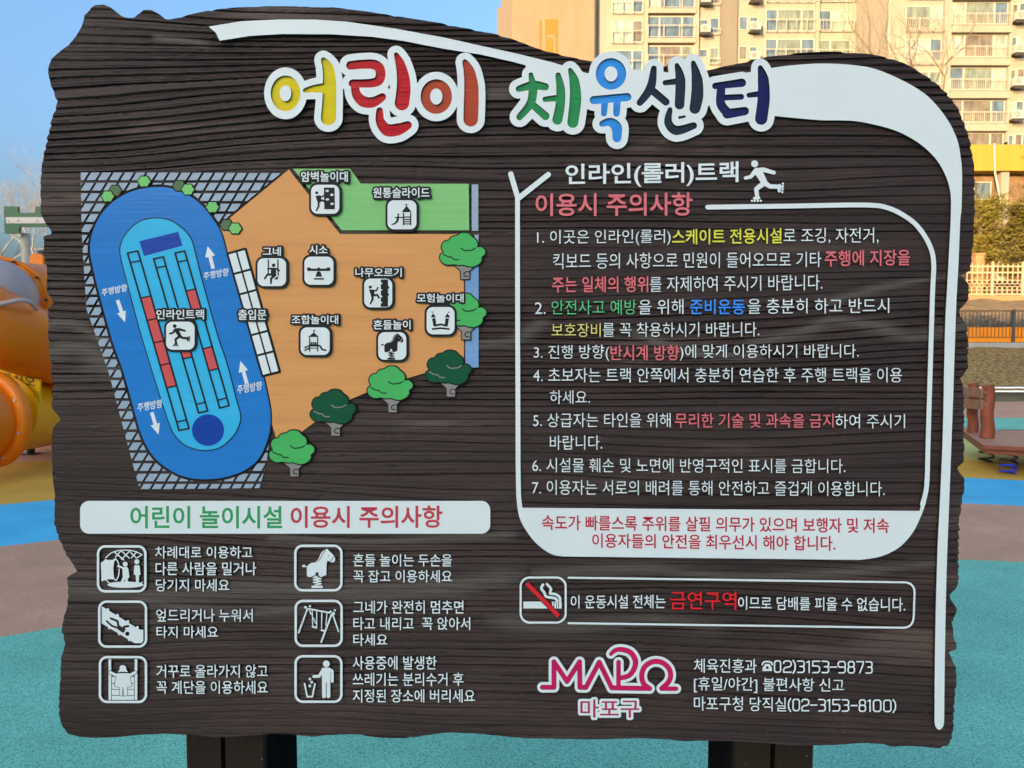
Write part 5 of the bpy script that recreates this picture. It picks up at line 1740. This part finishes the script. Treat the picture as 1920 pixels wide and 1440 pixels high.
# exit tube: yellow body, orange rolled mouth
mb = MB(); q_ = path([(-10,775,9.0),(30,775,9.5),(75,772,10.2),(130,768,11.2)]); mb.tube(q_, [0.50 + 0.0 * i for i in range(len(q_))], 30, 0); ll(mb).build('exit_tube', M['p_amber'], sl, smooth=True, auto=True)
mc = at(-14, 786, 8.5)
mx_ = np.array((0.92, -0.25, 0)); mx_ /= np.linalg.norm(mx_)
def ringpts(rx, rz, off=0.0, n=48):
    nn = np.array((mx_[1], -mx_[0], 0))
    return [mc + mx_ * rx * math.cos(a) + np.array((0, 0, rz * math.sin(a))) - nn * off for a in np.linspace(math.pi, 3 * math.pi, n + 1)]
mb = MB(); mb.tube(ringpts(0.475, 0.50), 0.078, 14, 0, False); ll(mb).build('mouth_rim', M['p_orange'], sl, smooth=True)
mb = MB()
a_, b_ = ringpts(0.44, 0.465), ringpts(0.40, 0.42, -0.9)
n = len(a_) - 1
mb.add(a_[:-1] + b_[:-1], [(i, (i + 1) % n, n + (i + 1) % n, n + i) for i in range(n)] + [tuple(range(n, 2 * n))])
ll(mb).build('inner_tube', M['p_orange'], sl, smooth=True, auto=True)
mb = MB()
for a in np.linspace(0, 2 * math.pi, 9)[:-1]:
    q_ = mc + mx_ * 0.475 * math.cos(a + .5) + np.array((0, 0, 0.50 * math.sin(a + .5)))
    mb.tube([q_ + np.array((0, -0.07, 0)), q_ + np.array((0, -0.088, 0))], 0.017, 8)
ll(mb).build('rim_bolts', M['polegrey'], sl)
# warning panel with its lettering
def panel():
    Yp = 9.15
    P4 = [at(x, y, Yp) for x, y in ((-160,655),(75,712),(74,772),(60,800),(-160,820))]
    nv = np.array((0.0, 0.03, 0))
    n = len(P4)
    mb = MB(); mb.add(P4 + [p_ + nv for p_ in P4], [tuple(range(n)), tuple(range(2 * n - 1, n - 1, -1))] + [(i, n + i, n + (i + 1) % n, (i + 1) % n) for i in range(n)])
    o = ll(mb).build('warning_panel', M['p_yellow'], sl)
    v2, f, e = glyphs('올라가지마시오', 0.012)
    mb = MB()
    pts = []
    for s_, t in v2:
        x = -86 + s_ * 152
        y = (683 + s_ * 24) + (1 - t) * 19
        pts.append(at(x, y, Yp - 0.004))
    mb.add(pts, f)
    ll(mb).build('panel_text', M['blacksteel'], o)
panel()
mb = MB()
fb = at(58, 850, 10.25)
mb.box(fb[0] - 0.075, fb[0] + 0.075, 10.17, 10.33, 0.12, 0.26); mb.tube([(fb[0], 10.25, 0), (fb[0], 10.25, 0.45)], 0.05, 10)
mb.box(fb[0] - 0.09, fb[0] + 0.09, 10.16, 10.34, 0.0, 0.02)
ll(mb).build('support_foot', M['blacksteel'], sl)
# tower head: grey post, green crenellated board with a white stripe
pa = at(48, 440, 12.0)
mb = MB(); mb.tube([(pa[0], 12.0, 0), (pa[0], 12.0, pa[2] + 0.02)], 0.068, 14); ll(mb).build('tower_post', M['polegrey'], sl, smooth=True)
pb = at(190, 440, 12.0)
mb = MB(); mb.tube([(pb[0], 12.0, 0), (pb[0], 12.0, pa[2] + 0.02)], 0.068, 14); ll(mb).build('tower_post', M['polegrey'], sl, smooth=True)
mb = MB(); prism(mb, [(11,388),(11.5,408),(12.5,438.5),(39,438.5),(40,426),(200,426),(200,388),(70,388),(69,400),(38,400),(37,388)], 11.88, 0.05)
grn = ll(mb).build('parapet_board', M['p_green'], sl)
mb = MB(); prism(mb, [(12,407.5),(12,419),(200,419),(200,407.5)], 11.829, 0.012); ll(mb).build('stripe', M['p_white'], grn)
mb = MB()
for x in (16, 33.5, 70, 105):
    q_ = at(x, 413.5, 11.815); mb.tube([q_, q_ + np.array((0, -0.012, 0))], 0.016, 8)
ll(mb).build('bolts', M['polegrey'], grn)
mb = MB(); prism(mb, [(60,540),(60,482),(63,478),(68,476.5),(78,476.5),(83,479),(85,484),(85,540)], 11.3, 0.06)
ll(mb).build('side_panel', M['p_orange'], sl)
mb = MB(); mb.box(*(float(q_) for q_ in (at(58,0,11.5)[0], at(67,0,11.5)[0])), 11.45, 11.55, 1.0, float(at(60,470,11.5)[2])); ll(mb).build('panel_clamp', M['blacksteel'], sl)
